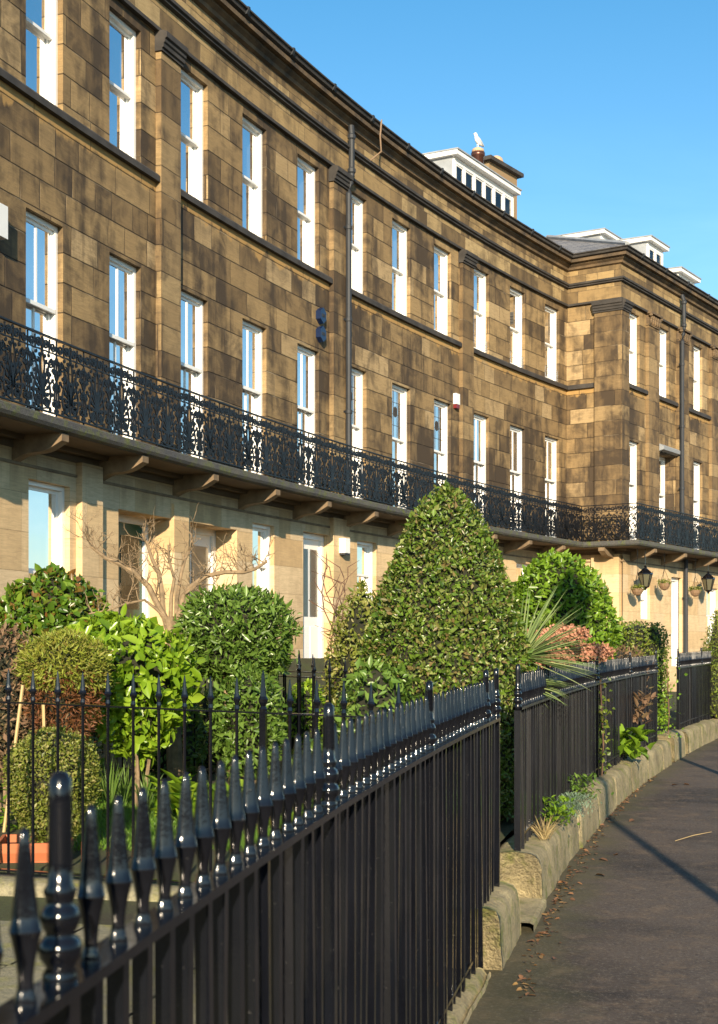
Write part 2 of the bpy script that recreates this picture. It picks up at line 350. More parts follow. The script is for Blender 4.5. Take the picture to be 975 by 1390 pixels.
def sweep_all(prof, closed=True, mi=0, mb=None, rg=None):
    mb = mb or MB(); rg = rg or rings(); n = len(prof)
    cum = [0]
    for i in range(1, n+1): a, b = prof[i-1], prof[i % n]; cum.append(cum[-1]+math.hypot(a[0]-b[0], a[1]-b[1]))
    for i in range(len(rg)-1):
        a, b = rg[i], rg[i+1]; sa, sb = ringS(a), ringS(b)
        for j in range(n if closed else n-1):
            p, q = prof[j], prof[(j+1) % n]
            vert = abs(p[0]-q[0]) < 1e-6
            v0, v1 = (p[1], q[1]) if vert else (p[1]+cum[j]*0, p[1]+math.hypot(q[0]-p[0], q[1]-p[1]))
            mb.face([ringpt(a, *p), ringpt(b, *p), ringpt(b, *q), ringpt(a, *q)], [(sa, v0), (sb, v0), (sb, v1), (sa, v1)], mi)
    if closed:
        for r in (rg[0], rg[-1]): mb.face([ringpt(r, *p) for p in prof], [(p[0], p[1]) for p in prof], mi)
    return mb
def sweepF(mb, F, u0, u1, prof, mi=0, step=.6, s0=0, caps=True):
    n = max(1, int(math.ceil((u1-u0)/step))); N = len(prof)
    for i in range(n):
        a, b = u0+(u1-u0)*i/n, u0+(u1-u0)*(i+1)/n
        for j in range(N):
            p, q = prof[j], prof[(j+1) % N]; v1 = q[1] if abs(p[0]-q[0]) < 1e-6 else p[1]+abs(q[0]-p[0])
            mb.face([F.P(a, *p), F.P(b, *p), F.P(b, *q), F.P(a, *q)], [(s0+a, p[1]), (s0+b, p[1]), (s0+b, v1), (s0+a, v1)], mi)
    if caps:
        for u in (u0, u1): mb.face([F.P(u, *p) for p in prof], [(s0+u+p[0], p[1]) for p in prof], mi)
def fbox(mb, F, u0, u1, w0, w1, z0, z1, mi=0, s0=0, step=.6):
    sweepF(mb, F, u0, u1, [(w1, z0), (w1, z1), (w0, z1), (w0, z0)], mi, step, s0)
def wall(mb, F, u0, u1, w, z0, z1, holes, depth, s0=0, mi=0):
    us = {u0, u1}; zs = {z0, z1}
    for h in holes: us |= {h[0], h[1]}; zs |= {h[2], h[3]}
    us = sorted(x for x in us if u0 <= x <= u1); zs = sorted(x for x in zs if z0 <= x <= z1); u2 = []
    for a, b in zip(us, us[1:]):
        n = max(1, int((b-a)/.6)+1); u2 += [a+(b-a)*i/n for i in range(n)]
    u2.append(us[-1])
    for a, b in zip(u2, u2[1:]):
        for c, d in zip(zs, zs[1:]):
            mu, mz = (a+b)/2, (c+d)/2
            if any(h[0] < mu < h[1] and h[2] < mz < h[3] for h in holes): continue
            mb.face([F.P(a, w, c), F.P(b, w, c), F.P(b, w, d), F.P(a, w, d)], [(s0+a, c), (s0+b, c), (s0+b, d), (s0+a, d)], mi)
    for h in holes:
        a, b, c, d = h[:4]; dp = h[4] if len(h) > 4 else depth
        for q, uvq in (([(a, w, c), (a, w, d), (a, w-dp, d), (a, w-dp, c)], [(s0+a, c), (s0+a, d), (s0+a-dp, d), (s0+a-dp, c)]),
                  ([(b, w, d), (b, w, c), (b, w-dp, c), (b, w-dp, d)], [(s0+b, d), (s0+b, c), (s0+b+dp, c), (s0+b+dp, d)]),
                  ([(a, w, c), (a, w-dp, c), (b, w-dp, c), (b, w, c)], [(s0+a, c), (s0+a, c-dp), (s0+b, c-dp), (s0+b, c)]),
                  ([(a, w, d), (b, w, d), (b, w-dp, d), (a, w-dp, d)], [(s0+a, d), (s0+b, d), (s0+b, d+dp), (s0+a, d+dp)])):
            mb.face([F.P(*p) for p in q], uvq, mi)

WS = 8.055; RS = RR-WS
def uY(Y, w=WS):           # angle position on the arc at offset w for a given Y
    t = PI-math.asin((Y-CY)/(RR-w)); return RR*(TH0-t)
def gs(y): return .0071*y
def dW(y): return float(np.interp(y, [1.7, 3.5, 7.5, 8.4, 17.4, 19.4, 28], [-.035, -.03, .005, .0, .12, .11, .11]))
def SP(u, w, z=0):
    p = FR.P(u, w); return FR.P(u, w+dW(p.y), z)
# ------------------------------------------------------------------ the terrace
terr = thing('crescent_terrace', 'long curved terrace of soot-stained stone houses with pale ground floor', 'building')
Z2 = (9.10, 11.18); Z1 = (4.52, 7.50); WW = .95; DEP = .10
centres = [1.10+2.25*k for k in range(-4, 11)]
holesR = []
for c in centres: holesR += [(c-WW/2, c+WW/2, *Z2), (c-WW/2, c+WW/2, *Z1)]
pavc = [1.02, 3.36, 6.32, 9.2, 12.1]
PW = .80
holesP = []
for c in pavc: holesP += [(c-PW/2, c+PW/2, *Z2), (c-PW/2, c+PW/2, *Z1)] if c != 3.36 else [(c-PW/2, c+PW/2, *Z2), (2.97, 4.30, Z1[0], 7.42, .36)]
uw = MB()
wall(uw, FR, U0, SC, 0, 4.3, 11.6, holesR, DEP)
wall(uw, FT, 0, PR, 0, 4.3, 11.6, [], DEP, SC)
wall(uw, FP, 0, UPE, 0, 4.3, 11.6, holesP, DEP, SC+PR)
uw.build('upper_wall', M['stone'], terr)

# ground floor, pale and slightly proud
GW = .12
gh = []
def gopen(x0, x1, z0, z1, d=DEP): gh.append((UX(x0, GW), UX(x1, GW), z0, z1, d))
gopen(39, 95, 2.58, 3.84)
gopen(161, 233, 1.0, 3.66, .5)
gopen(258.5, 322, 1.0, 3.66, .5)
gopen(343, 372.5, 2.3, 3.84)
gopen(411.8, 447, 1.0, 3.84)
gopen(485, 511, 2.4, 3.84)
for c in (14.75, 17.0, 19.3, 21.5, 23.6): gh.append((c-.48, c+.48, 1.9, 3.84, DEP))
for c in (-1.1, -3.4, -5.6): gh.append((c-.5, c+.5, 2.3, 3.84, DEP))
ghp = [(UP(870, GW), UP(882.5, GW), 2.4, 3.55), (UP(911.5, GW), UP(926, GW), 1.0, 3.72), (UP(959, GW), UP(975, GW), 1.7, 3.5), (10.2, 11.1, 1.9, 3.6)]
gm = MB()
wall(gm, FR, U0, SC, GW, -.2, 4.35, gh, DEP); wall(gm, FT, 0, PR, GW, -.2, 4.35, [], DEP, SC)
wall(gm, FP, -GW, UPE, GW, -.2, 4.35, ghp, DEP, SC+PR)
gm.face([PC+NC*0+Vector((0, 0, 0)), FR.P(SC, GW, 0), FR.P(SC, GW, 4.3), PC+Vector((0, 0, 4.3))])
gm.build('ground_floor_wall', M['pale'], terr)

# rooms behind the windows
rm = MB()
for z0, z1 in ((1.0, 4.2), (4.4, 8.8), (9.0, 11.5)):
    sweep_all([(-.62, z0), (-1.9, z0), (-1.9, z1), (-.62, z1)], False, 0, rm)
rm.build('interior', M['room'], terr)

# courses, entablature, cornice
def bands(F, u0, u1, pil, s0=0):
    a = u0
    for p in pil+[(u1, u1)]:
        if p[0] > a:
            mb = MB(); sweepF(mb, F, a, p[0], [(.085, 8.97), (.085, 9.06), (.05, 9.10), (-.13, 9.105), (-.02, 8.97)], 0, .6, s0)
            mb.build('sill_course', M['coursedark'], terr)
        a = p[1]
pilR = [(4.30+6.75*k, 4.95+6.75*k) for k in range(-1, 3)]
pilP = [(-.1, .42), (1.90, 2.72), (4.38, 5.22), (7.35, 8.1), (10.2, 10.9)]
bands(FR, U0, SC-.086, pilR)
bands(FT, 0, .86, [])
bands(FP, 0, UPE, pilP)
e = sweep_all([(.05, 11.42), (.05, 11.86), (-.1, 11.86), (-.1, 11.42)]); e.build('architrave', M['frieze'], terr)
e = sweep_all([(.085, 11.36), (.085, 11.418), (.0, 11.418), (.0, 11.36)]); e.build('architrave_fillet', M['coursedark'], terr)
e = sweep_all([(.06, 11.86), (.12, 11.88), (.12, 11.91), (.16, 11.93), (.16, 11.985), (0, 11.985), (0, 11.86)]); e.build('frieze_moulding', M['coursedark'], terr)
e = sweep_all([(.03, 11.985), (.03, 12.42), (-.1, 12.42), (-.1, 11.985)]); e.build('frieze', M['frieze'], terr)
e = sweep_all([(.03, 12.36), (.10, 12.39), (.12, 12.45), (.19, 12.50), (.19, 12.54), (.29, 12.545), (.30, 12.62), (.27, 12.635), (-.1, 12.635), (-.1, 12.42), (.0, 12.42)]); e.build('cornice', M['cornice'], terr)
e = sweep_all([(.29, 12.637), (.35, 12.66), (.365, 12.72), (.40, 12.73), (.40, 12.76), (.34, 12.765), (-.1, 12.765), (-.1, 12.637)]); e.build('gutter', M['coursedark'], terr)
# gutter joints and brackets break the long straight edge
gj = MB(); u = -6
while u < 38:
    F, uu, ok = (FR, u, u < SC-.6) if u < SC else (FP, u-SC-PR, u > SC+PR)
    if ok:
        sweepF(gj, F, uu, uu+.07, [(.30, 12.64), (.375, 12.655), (.41, 12.72), (.415, 12.775), (.3, 12.78)], 0)
    u += 1.83
gj.build('gutter_collar', M['pipe'], terr)
rf = MB()
rg = [r for r in rings() if r[0] == 'r']
for a, b in zip(rg, rg[1:]):
    for (w0, z0), (w1, z1) in (((.3, 12.77), (-4.5, 14.6)), ((-4.5, 14.6), (-9.5, 12.6))):
        rf.face([FR.P(a[1], w0, z0), FR.P(b[1], w0, z0), FR.P(b[1], w1, z1), FR.P(a[1], w1, z1)], [(a[1], w0), (b[1], w0), (b[1], w1), (a[1], w1)])
def slate():
    m, nt, b, out = newmat('slate_roof'); g = G(nt); uv = g.n('ShaderNodeTexCoord').outputs['Object']
    br = g.n('ShaderNodeTexBrick'); br.inputs['Scale'].default_value = 1; br.inputs['Brick Width'].default_value = .3; br.inputs['Row Height'].default_value = .2
    br.inputs['Mortar Size'].default_value = .008; br.inputs['Color1'].default_value = (.13, .13, .14, 1); br.inputs['Color2'].default_value = (.24, .23, .22, 1); br.inputs['Mortar'].default_value = (.04, .04, .04, 1)
    g.L(uv, br.inputs['Vector']); g.L(br.outputs[0], b.inputs['Base Color']); b.inputs['Roughness'].default_value = .6; return m
M['slateroof'] = slate()
e0, e1, d0 = -.35, UPE, -9.0; zr = 12.77; rs = 2.05
A_ = FP.P(-.35, .35, zr); B_ = FP.P(UPE, .35, zr); C_ = FP.P(UPE, d0, zr); D_ = FP.P(-.35, d0, zr)
H1 = FP.P(4.3, -4.3, zr+rs); H2 = FP.P(UPE-4, -4.3, zr+rs)
rf.face([A_, B_, H2, H1]); rf.face([D_, A_, H1]); rf.face([C_, D_, H1, H2]); rf.face([B_, C_, H2])
rfo = rf.build('roof', M['slateroof'], terr)
# lead hip flashing
hp = MB(); hp.tube([A_+Vector((0, 0, .03)), H1+Vector((0, 0, .05))], .07, 6); hp.tube([D_, H1], .07, 6); hp.tube([H1, H2], .08, 6)
hp.build('ridge', M['lead'], terr)
# end gables closing the building
eg = MB()
for F, u in ((FR, U0), (FP, UPE)):
    eg.face([F.P(u, .1, -.2), F.P(u, -9.3, -.2), F.P(u, -9.3, 12.7), F.P(u, .1, 12.7)], [(0, 0), (9, 0), (9, 12.7), (0, 12.7)])
for r, q in zip(rg, rg[1:]):
    eg.face([FR.P(r[1], -9.3, -.2), FR.P(q[1], -9.3, -.2), FR.P(q[1], -9.3, 12.7), FR.P(r[1], -9.3, 12.7)], [(r[1], 0), (q[1], 0), (q[1], 12.7), (r[1], 12.7)])
eg.face([FP.P(-1, -9.2, -.2), FP.P(UPE, -9.2, -.2), FP.P(UPE, -9.2, 12.7), FP.P(-1, -9.2, 12.7)], [(0, 0), (16, 0), (16, 12.7), (0, 12.7)])
eg.build('rear_wall', M['stone'], terr)

# pilasters
def pilaster(F, a, b, s0, mat='pilaster', fancy=False, w=.10):
    mb = MB()
    fbox(mb, F, a, b, -.05, w, 4.45, 11.05, 0, s0)
    fbox(mb, F, a+.0, b-.0, -.05, w+.02, 4.45, 4.75, 0, s0)
    o = mb.build('pilaster', M[mat], terr)
    c = MB()
    if fancy:
        sweepF(c, F, a-.02, b+.02, [(w+.03, 11.0), (w+.03, 11.03), (w, 11.04), (w, 11.02), (0, 11.0)], 0, 1, s0)
        n = 5
        for i in range(n):
            uc = a+(b-a)*(i+.5)/n
            for z, ww in ((11.06, .05), (11.16, .08)):
                q = F.P(uc, w+ww*.5, z+.05)
                c.lathe([(.02, -.06), (.05, 0), (.065, .04), (.04, .08)], 6, q)
        for uc in (a, b):
            q = F.P(uc, w+.06, 11.30); c.lathe([(.02, -.05), (.06, -.02), (.06, .02), (.02, .05)], 8, q)
        sweepF(c, F, a-.05, b+.05, [(w+.10, 11.34), (w+.10, 11.40), (0, 11.40), (0, 11.34)], 0, 1, s0)
        fbox(c, F, a+.03, b-.03, 0, w, 11.04, 11.34, 0, s0)
    else:
        sweepF(c, F, a-.035, b+.035, [(w+.03, 11.05), (w+.03, 11.09), (w+.06, 11.10), (w+.06, 11.16), (w+.085, 11.18), (w+.085, 11.23), (w+.12, 11.25), (w+.12, 11.34), (w+.03, 11.37), (0, 11.37), (0, 11.05)], 0, 1, s0)
    c.build('capital', M['coursedark' if not fancy else 'cornice'], o)
for a, b in pilR: pilaster(FR, a, b, 0)
pilaster(FT, .90, PR+.10, SC)
pilaster(FP, -.099, .42, SC+PR)
for a, b in pilP[1:]: pilaster(FP, a, b, SC+PR, fancy=True)
def gpil(F, a, b, s0=0, w=GW+.10, z1=4.2):
    mb = MB(); fbox(mb, F, a, b, 0, w, -.1, z1, 0, s0)
    for k in range(4): pass
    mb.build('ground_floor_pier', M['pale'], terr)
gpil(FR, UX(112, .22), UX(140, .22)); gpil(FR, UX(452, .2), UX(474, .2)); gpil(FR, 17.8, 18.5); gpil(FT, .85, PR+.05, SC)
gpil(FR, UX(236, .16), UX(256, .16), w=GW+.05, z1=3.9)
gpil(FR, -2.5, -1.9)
# hood over the middle window of the end block
hd = MB(); sweepF(hd, FP, 2.90, 4.36, [(.04, 7.46), (.16, 7.49), (.18, 7.58), (.05, 7.66), (0, 7.66), (0, 7.46)], 0, 1)
hd.build('window_hood', M['lead'], terr)
M['slab'] = mossy('mossy_balcony_stone', (.07, .072, .078), (.11, .105, .09), (.13, .16, .02), .85, 2.6)
# ground-floor string line
sweep_all([(GW+.018, 3.99), (GW+.018, 4.03), (GW-.02, 4.03), (GW-.02, 3.99)]).build('string_course', M['bracket'], terr)
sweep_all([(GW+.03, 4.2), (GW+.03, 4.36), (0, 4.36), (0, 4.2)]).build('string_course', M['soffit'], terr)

# windows ------------------------------------------------------------
def sash_meshes(w, h, bars, shut=.42, blind=0, meet=.5, lead=False, deep=.09, transom=None, cream=False, ex=.045):
    """local: x along wall, y into the street, origin at sill centre on the wall face"""
    stn = deep; deep = deep+ex
    f = MB(); y0, y1 = -deep-.10, -stn+.004
    fw = .062
    f.box(-w/2, -w/2+fw, y0, y1, 0, h); f.box(w/2-fw, w/2, y0, y1, 0, h); f.box(-w/2+fw, w/2-fw, y0, y1, h-fw, h); f.box(-w/2+fw, w/2-fw, y0, y1, 0, .05)
    s = MB(); zm = h*meet; i = w/2-fw; st = .05
    def sash(z0, z1, ya, yb, bt):
        s.box(-i, -i+st, ya, yb, z0, z1); s.box(i-st, i, ya, yb, z0, z1); s.box(-i+st, i-st, ya, yb, z1-st, z1); s.box(-i+st, i-st, ya, yb, z0, z0+bt)
        if bars: s.box(-.018, .018, ya+.008, yb-.004, z0+bt, z1-st)
    sash(zm-.02, h-fw, -deep-.052, -deep-.018, .05); sash(.05, zm+.03, -deep-.092, -deep-.056, .09)
    if bars: f.box(-i, i, -deep-.05, -deep+.03, zm-.02, zm+.035)
    else: f.box(-i, i, -deep-.05, -deep+.005, zm-.015, zm+.03)
    gl = MB()
    gl.face([(-i, -deep-.035, zm), (i, -deep-.035, zm), (i, -deep-.035, h-fw), (-i, -deep-.035, h-fw)])
    gl.face([(-i, -deep-.075, .05), (i, -deep-.075, .05), (i, -deep-.075, zm), (-i, -deep-.075, zm)])
    sh = MB(); yb = -deep-.11; ye = yb-shut
    sh.box(i+.0, i+.03, ye, yb, 0, h, M=None)
    sh.face([(i-.005, yb, 0), (i-.10, ye, 0), (i-.10, ye, h), (i-.005, yb, h)]); sh.face([(-i+.005, yb, 0), (-i-.06, ye, 0), (-i-.06, ye, h), (-i+.005, yb, h)])
    for k in (.33, .66): sh.box(i-.12+.095*(1-k), i-.10+.095*(1-k), yb-shut*k-.02, yb-shut*k, .0, h)
    sh.face([(-i, yb, h-.02), (i, yb, h-.02), (i, ye, h-.02), (-i, ye, h-.02)]); sh.face([(-i, yb, .02), (i, yb, .02), (i, ye, .02), (-i, ye, .02)])
    bl = None
    if blind:
        bl = MB(); yy = yb-.14; z0 = h*(1-blind) if blind > 0 else 0; z1 = h-.04 if blind > 0 else h*(-blind)
        x0 = -i+.03 if blind < .5 else i*.05
        n = 24; pts = [(x0+(i-.04-x0)*k/n, yy+.012*sin(k*2.2)*1.2, 0) for k in range(n+1)]
        bl.grid([[(p[0], p[1], z0) for p in pts], [(p[0], p[1], z1) for p in pts]])
    ld = None
    if lead:
        ld = MB()
        a, b = zm+.06, h-fw-st
        for x in (-.2, -.1, .1, .2):
            if abs(x) < i-st: ld.box(x-.005, x+.005, -deep-.036, -deep-.028, a, b)
        for z in (.25, .5, .75): ld.box(-i+st, i-st, -deep-.036, -deep-.028, a+(b-a)*z-.004, a+(b-a)*z+.004)
        ld.lathe([(.0, 0), (.09, 0), (.09, .01), (0, .01)], 8, (0, 0, 0), mi=0)
        # turn the rosette to face the street
        k = len(ld.v)-32
        for q in range(k, len(ld.v)): x, y, z = ld.v[q]; ld.v[q] = (x, -deep-.03+z*.3, (a+b)/2+.05+y*1.4)
    return (f.mesh('frame', M['white']), s.mesh('sash', M['white']), gl.mesh('pane', M['glass']), sh.mesh('shutter', M['blind' if cream else 'shutter']),
            bl.mesh('curtain', M['blind']) if bl else None, ld.mesh('leading', M['coursedark']) if ld else None)
def put_window(ms, F, uc, z, w=0.0, name='window', label=None):
    o = link(name, ms[0], terr); o.location = F.P(uc, w, z); o.rotation_euler = (0, 0, yaw(F.T(uc)))
    if label: o['label'] = label
    # local y points to street: T x N handedness
    for nm, me in zip(('sash', 'pane', 'shutter', 'curtain', 'leading'), ms[1:]):
        if me: link(nm, me, o)
    return o
# handedness: rotate T about z by -90 must give N (street side is to the right of travel)
FL = 1 if TC.cross(NC).z > 0 else -1
def flip(ms):
    if FL > 0: return ms
    for me in ms:
        if me:
            co = np.empty(len(me.vertices)*3); me.vertices.foreach_get('co', co); co = co.reshape(-1, 3); co[:, 1] *= -1
            me.vertices.foreach_set('co', co.ravel()); me.flip_normals(); me.update()
    return ms
H2, H1_ = Z2[1]-Z2[0], Z1[1]-Z1[0]
W2 = [flip(sash_meshes(WW, H2, False)), flip(sash_meshes(WW, H2, False, blind=.45)), flip(sash_meshes(WW, H2, False, shut=.5, blind=1))]
W1 = [flip(sash_meshes(WW, H1_, True, blind=0, meet=.594, cream=True, ex=.02)), flip(sash_meshes(WW, H1_, True, blind=1, meet=.594, cream=True, ex=.02)), flip(sash_meshes(WW, H1_, False, meet=.594, lead=True, cream=True, ex=.03))]
P2 = flip(sash_meshes(PW, H2, False)); P1 = flip(sash_meshes(PW, H1_, True, blind=1, meet=.594))
for i, c in enumerate(centres):
    k = i-4
    put_window(W2[2 if k in (8, 9, 10) else (0 if k != 6 else 1)], FR, c, Z2[0])
    put_window(W1[2 if k in (5, 6, 7) else (1 if k != 3 else 0)], FR, c, Z1[0])
for c in pavc:
    put_window(P2, FP, c, Z2[0])
    if c != 3.36: put_window(P1, FP, c, Z1[0])
    else: put_window(flip(sash_meshes(1.32, 7.42-Z1[0], True, blind=1, meet=.594, deep=.33, ex=.02)), FP, 3.635, Z1[0])
for h in gh:
    w, hh = h[1]-h[0], h[3]-h[2]; c = (h[0]+h[1])/2
    if h[2] > 1.5: put_window(flip(sash_meshes(w, hh, False, blind=.99 if w < .8 else (-.72 if 0 < c < 3 else 0), meet=.04 if 0 < c < 3 else .5)), FR, c, h[2], GW)
for h in (ghp[0], ghp[2], ghp[3]):
    put_window(flip(sash_meshes(h[1]-h[0], h[3]-h[2], False, blind=1)), FP, (h[0]+h[1])/2, h[2], GW)
# net curtain in the nearest ground-floor window
# doors
def door(F, h, w, deep, col, glassy=False, label=None):
    a, b, z0, z1 = h[:4]; W = b-a; H = z1-z0; f = MB(); d = -deep
    S = FL
    def bx(mb, x0, x1, y0, y1, z0_, z1_, mi=0):
        ya, yb = sorted((y0*S, y1*S)); mb.box(x0, x1, ya, yb, z0_, z1_, mi)
    fw = .11
    bx(f, -W/2, -W/2+fw, d-.12, d, 0, H); bx(f, W/2-fw, W/2, d-.12, d, 0, H); bx(f, -W/2+fw, W/2-fw, d-.12, d, H-fw, H)
    zt = 2.75; bx(f, -W/2+fw, W/2-fw, d-.12, d+.02, zt-.05, zt+.05) if H > zt+.2 and 1 else None
    o = f.build('door', M['white'], terr); o.location = F.P((a+b)/2, w, z0); o.rotation_euler = (0, 0, yaw(F.T((a+b)/2)))
    if label: o['label'] = label
    top = zt-.05 if H > zt+.2 else H-fw
    l = MB(); i = W/2-fw
    bx(l, -i, i, d-.09, d-.05, 0, top)
    for x0, x1, za, zb in ((-i+.1, -.04, .3, 1.0), (.04, i-.1, .3, 1.0)): bx(l, x0, x1, d-.05, d-.035, za, zb)
    for x0, x1, za, zb in ((-i+.1, -.04, 1.2, top-.2), (.04, i-.1, 1.2, top-.2)): bx(l, x0, x1, d-.05, d-.04, za, zb, 1 if glassy else 0)
    l.build('door_leaf', [M[col], M['glass']], o)
    g_ = MB(); bx(g_, -i, i, d-.07, d-.06, top+.1, H-fw)
    g_.build('fanlight', M['glass'], o)
    k = MB(); k.lathe([(.012, 0), (.03, .01), (.03, .035), (.01, .045)], 8, (0, 0, 0)); kk = k.build('handle', M['clay'], o)
    kk.location = (-i+.07, (d-.05)*S, 1.05); kk.rotation_euler = (R_(90)*(-S), 0, 0)
    return o
door(FR, gh[1], GW, .42, 'green', True, 'door with dark green leaf in a deep reveal')
door(FR, gh[2], GW, .42, 'white', True)
door(FR, gh[4], GW, .12, 'white', True)
door(FP, ghp[1], GW, .12, 'white')
# entry panel with speaker slots beside the first door
ip = MB(); uc = UX(205, 0); 
# window guard rails on the top-floor windows next to the corner
for c in centres[-3:]:
    mb = MB()
    for z in (9.2, 9.32, 9.44): mb.tube([FR.P(c-WW/2+.01, -.03, z), FR.P(c+WW/2-.01, -.03, z)], .006, 4)
    for k in range(3): mb.tube([FR.P(c-.4+.4*k, -.03, 9.11), FR.P(c-.4+.4*k, -.03, 9.45)], .005, 4)
    mb.build('window_guard', M['lead'], terr)

# balcony ------------------------------------------------------------
BW = .90; ZB = 4.52; ZR = 5.535
sweep_all([(0, 4.36), (BW-.06, 4.36), (BW+.0, 4.38), (BW+.03, 4.42), (BW+.03, 4.50), (BW, 4.522), (0, 4.522)]).build('balcony_floor', M['slab'], terr)
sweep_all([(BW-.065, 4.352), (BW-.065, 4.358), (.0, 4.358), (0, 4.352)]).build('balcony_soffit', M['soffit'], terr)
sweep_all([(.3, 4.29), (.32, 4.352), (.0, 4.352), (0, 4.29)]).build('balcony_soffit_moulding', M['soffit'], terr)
def bracket(F, u):
    mb = MB(); prof = [(GW, 4.352)]; N_ = 10
    prof += [(BW-.04, 4.352), (BW-.04, 4.255)]
    for k in range(N_+1):
        t = k/N_; prof.append((BW-.10-(BW-.10-GW)*t, 4.225-.03*sin(t*PI*2)-.21*t))
    sweepF(mb, F, u-.09, u+.09, prof, 0, 1)
    bevel(mb.build('balcony_bracket', M['bracket'], terr), .008)
bu = [UX(x, BW-.05) for x in (88, 197, 293, 377, 447, 511)]
for u in bu: bracket(FR, u)
u = bu[-1]+2.2
while u < SC-1.2: bracket(FR, u); u += 2.2
for u in (bu[0]-2.25, bu[0]-4.5, bu[0]-6.75): bracket(FR, u)
bracket(FT, PR-.2)
for x in (890, 931, 972): bracket(FP, UP(x, BW-.05))
for u in (9.6, 11.9, 14.0): bracket(FP, u)
RW = BW-.06
sweep_all([(RW+.022, ZR-.022), (RW+.022, ZR), (RW-.022, ZR), (RW-.022, ZR-.022)]).build('handrail', M['balc'], terr)
sweep_all([(RW+.015, ZB+.045), (RW+.015, ZB+.065), (RW-.015, ZB+.065), (RW-.015, ZB+.045)]).build('balcony_bottom_rail', M['balc'], terr)
def ribbon(mb, pts, w=.011, d=.014):
    w *= 1.55; d = .02
    n = len(pts); rows = []
    for i, (x, z) in enumerate(pts):
        a = pts[max(i-1, 0)]; b = pts[min(i+1, n-1)]; tx, tz = b[0]-a[0], b[1]-a[1]; l = math.hypot(tx, tz) or 1; nx, nz = -tz/l*w/2, tx/l*w/2
        rows.append([(x+nx, -d/2, z+nz), (x-nx, -d/2, z-nz), (x-nx, d/2, z-nz), (x+nx, d/2, z+nz)])
    mb.grid(rows, 0, True)
def spiral(cx, cz, r, a0, turns, sgn=1, n=18, end=.25):
    return [(cx+r*(1-(1-end)*k/n)*cos(a0+sgn*turns*2*PI*k/n), cz+r*(1-(1-end)*k/n)*sin(a0+sgn*turns*2*PI*k/n)) for k in range(n+1)]
def bez(p0, p1, p2, p3, n=12):
    return [tuple((1-t)**3*p0[i]+3*(1-t)**2*t*p1[i]+3*(1-t)*t*t*p2[i]+t**3*p3[i] for i in (0, 1)) for t in [k/n for k in range(n+1)]]
PWD = .70
pm = MB()
for s in (-1, 1):
    m_ = lambda pts: [(s*x, z) for x, z in pts]
    # palmette fronds
    for k, (a, L) in enumerate(((12, .46), (26, .42), (41, .36), (57, .30), (75, .24), (96, .19))):
        a = R_(a); x1, z1 = L*sin(a)*.62, .20+L*cos(a)
        pts = bez((.012, .19+.012*k), (.02+.03*sin(a), .22+L*.5), (x1*.9, z1-.10), (x1, z1), 9)+spiral(x1+.018, z1-.004, .02, PI, .55, -1, 5)
        ribbon(pm, m_(pts), .013)
    # second rank of fronds and filler scrolls
    for k, (a, L) in enumerate(((19, .34), (34, .30), (50, .25), (67, .20))):
        a = R_(a); x1, z1 = L*sin(a)*.66, .20+L*cos(a)
        ribbon(pm, m_(bez((.012, .21), (.02, .21+L*.4), (x1*.95, z1-.08), (x1, z1), 7)), .010)
    for cx, cz, r_, a0_ in ((.10, .66, .035, 1), (.06, .74, .03, 3), (.19, .52, .032, 2), (.235, .27, .03, 4), (.255, .45, .025, 0), (.16, .76, .026, 2), (.20, .07, .03, 1), (.32, .07, .03, 4), (.31, .70, .028, 2), (.175, .885, .024, 0), (.335, .885, .022, 0)):
        ribbon(pm, m_(spiral(cx, cz, r_, a0_, 1.2, 1, 9)), .009)
    # tall leaf
    ribbon(pm, m_(bez((0, .45), (.075, .55), (.06, .68), (0, .80), 10)), .012)
    # outer lyre
    ribbon(pm, m_(bez((.015, .06), (.22, .08), (.24, .26), (.17, .40), 12)+bez((.17, .40), (.10, .55), (.16, .70), (.235, .73), 8)), .014)
    ribbon(pm, m_(spiral(.205, .665, .065, 1.3, 1.4, -1, 16)), .012)
    ribbon(pm, m_(spiral(.095, .145, .075, -1.2, 1.6, 1, 18)), .013)
    ribbon(pm, m_(spiral(.10, .145, .035, 0, 1, 1, 10)), .011)
    # side scrolls shared with the neighbour panel
    ribbon(pm, m_(bez((.35, .08), (.27, .2), (.29, .34), (.35, .46), 10)), .012)
    ribbon(pm, m_(bez((.35, .46), (.27, .55), (.28, .66), (.345, .76), 10)), .012)
    ribbon(pm, m_(spiral(.29, .16, .055, 2.2, 1.5, -1, 16)), .012)
    ribbon(pm, m_(spiral(.30, .36, .045, .4, 1.4, 1, 14)), .012)
    ribbon(pm, m_(spiral(.285, .57, .045, 3.4, 1.4, -1, 14)), .012)
    ribbon(pm, m_(bez((.2, .40), (.24, .46), (.27, .44), (.30, .40), 6)), .012)
    # frieze of scrolls
    for cx in (.09, .26):
        ribbon(pm, m_(spiral(cx, .885, .062, .3, 1.6, 1 if cx < .2 else -1, 18)), .013)
    ribbon(pm, m_([(.0, .80), (.09, .808), (.18, .80), (.27, .808), (.35, .80)]), .011)
    ribbon(pm, m_(bez((.0, .97), (.05, .92), (.02, .85), (0, .81), 6)), .011)
    ribbon(pm, m_(bez((.175, .97), (.20, .92), (.15, .86), (.175, .80), 6)), .011)
ribbon(pm, [(0, .02), (0, .5)], .014); 
for s in (-1, 1): ribbon(pm, [(s*.352, .0), (s*.352, .98)], .008, .012)
panel = pm.mesh('balustrade_panel', M['balc'])
if FL < 0: pass
def put_panel(p, q):
    p, q = Vector(p), Vector(q); L = (q-p).length; o = link('balustrade_panel', panel, terr)
    o.location = (p+q)/2+Vector((0, 0, ZB+.02)); o.rotation_euler = (0, 0, math.atan2(q.y-p.y, q.x-p.x)); o.scale = (L/.704, 1, .985)
u = -6.3; cR = SC-RW
n = round((cR-u)/PWD)
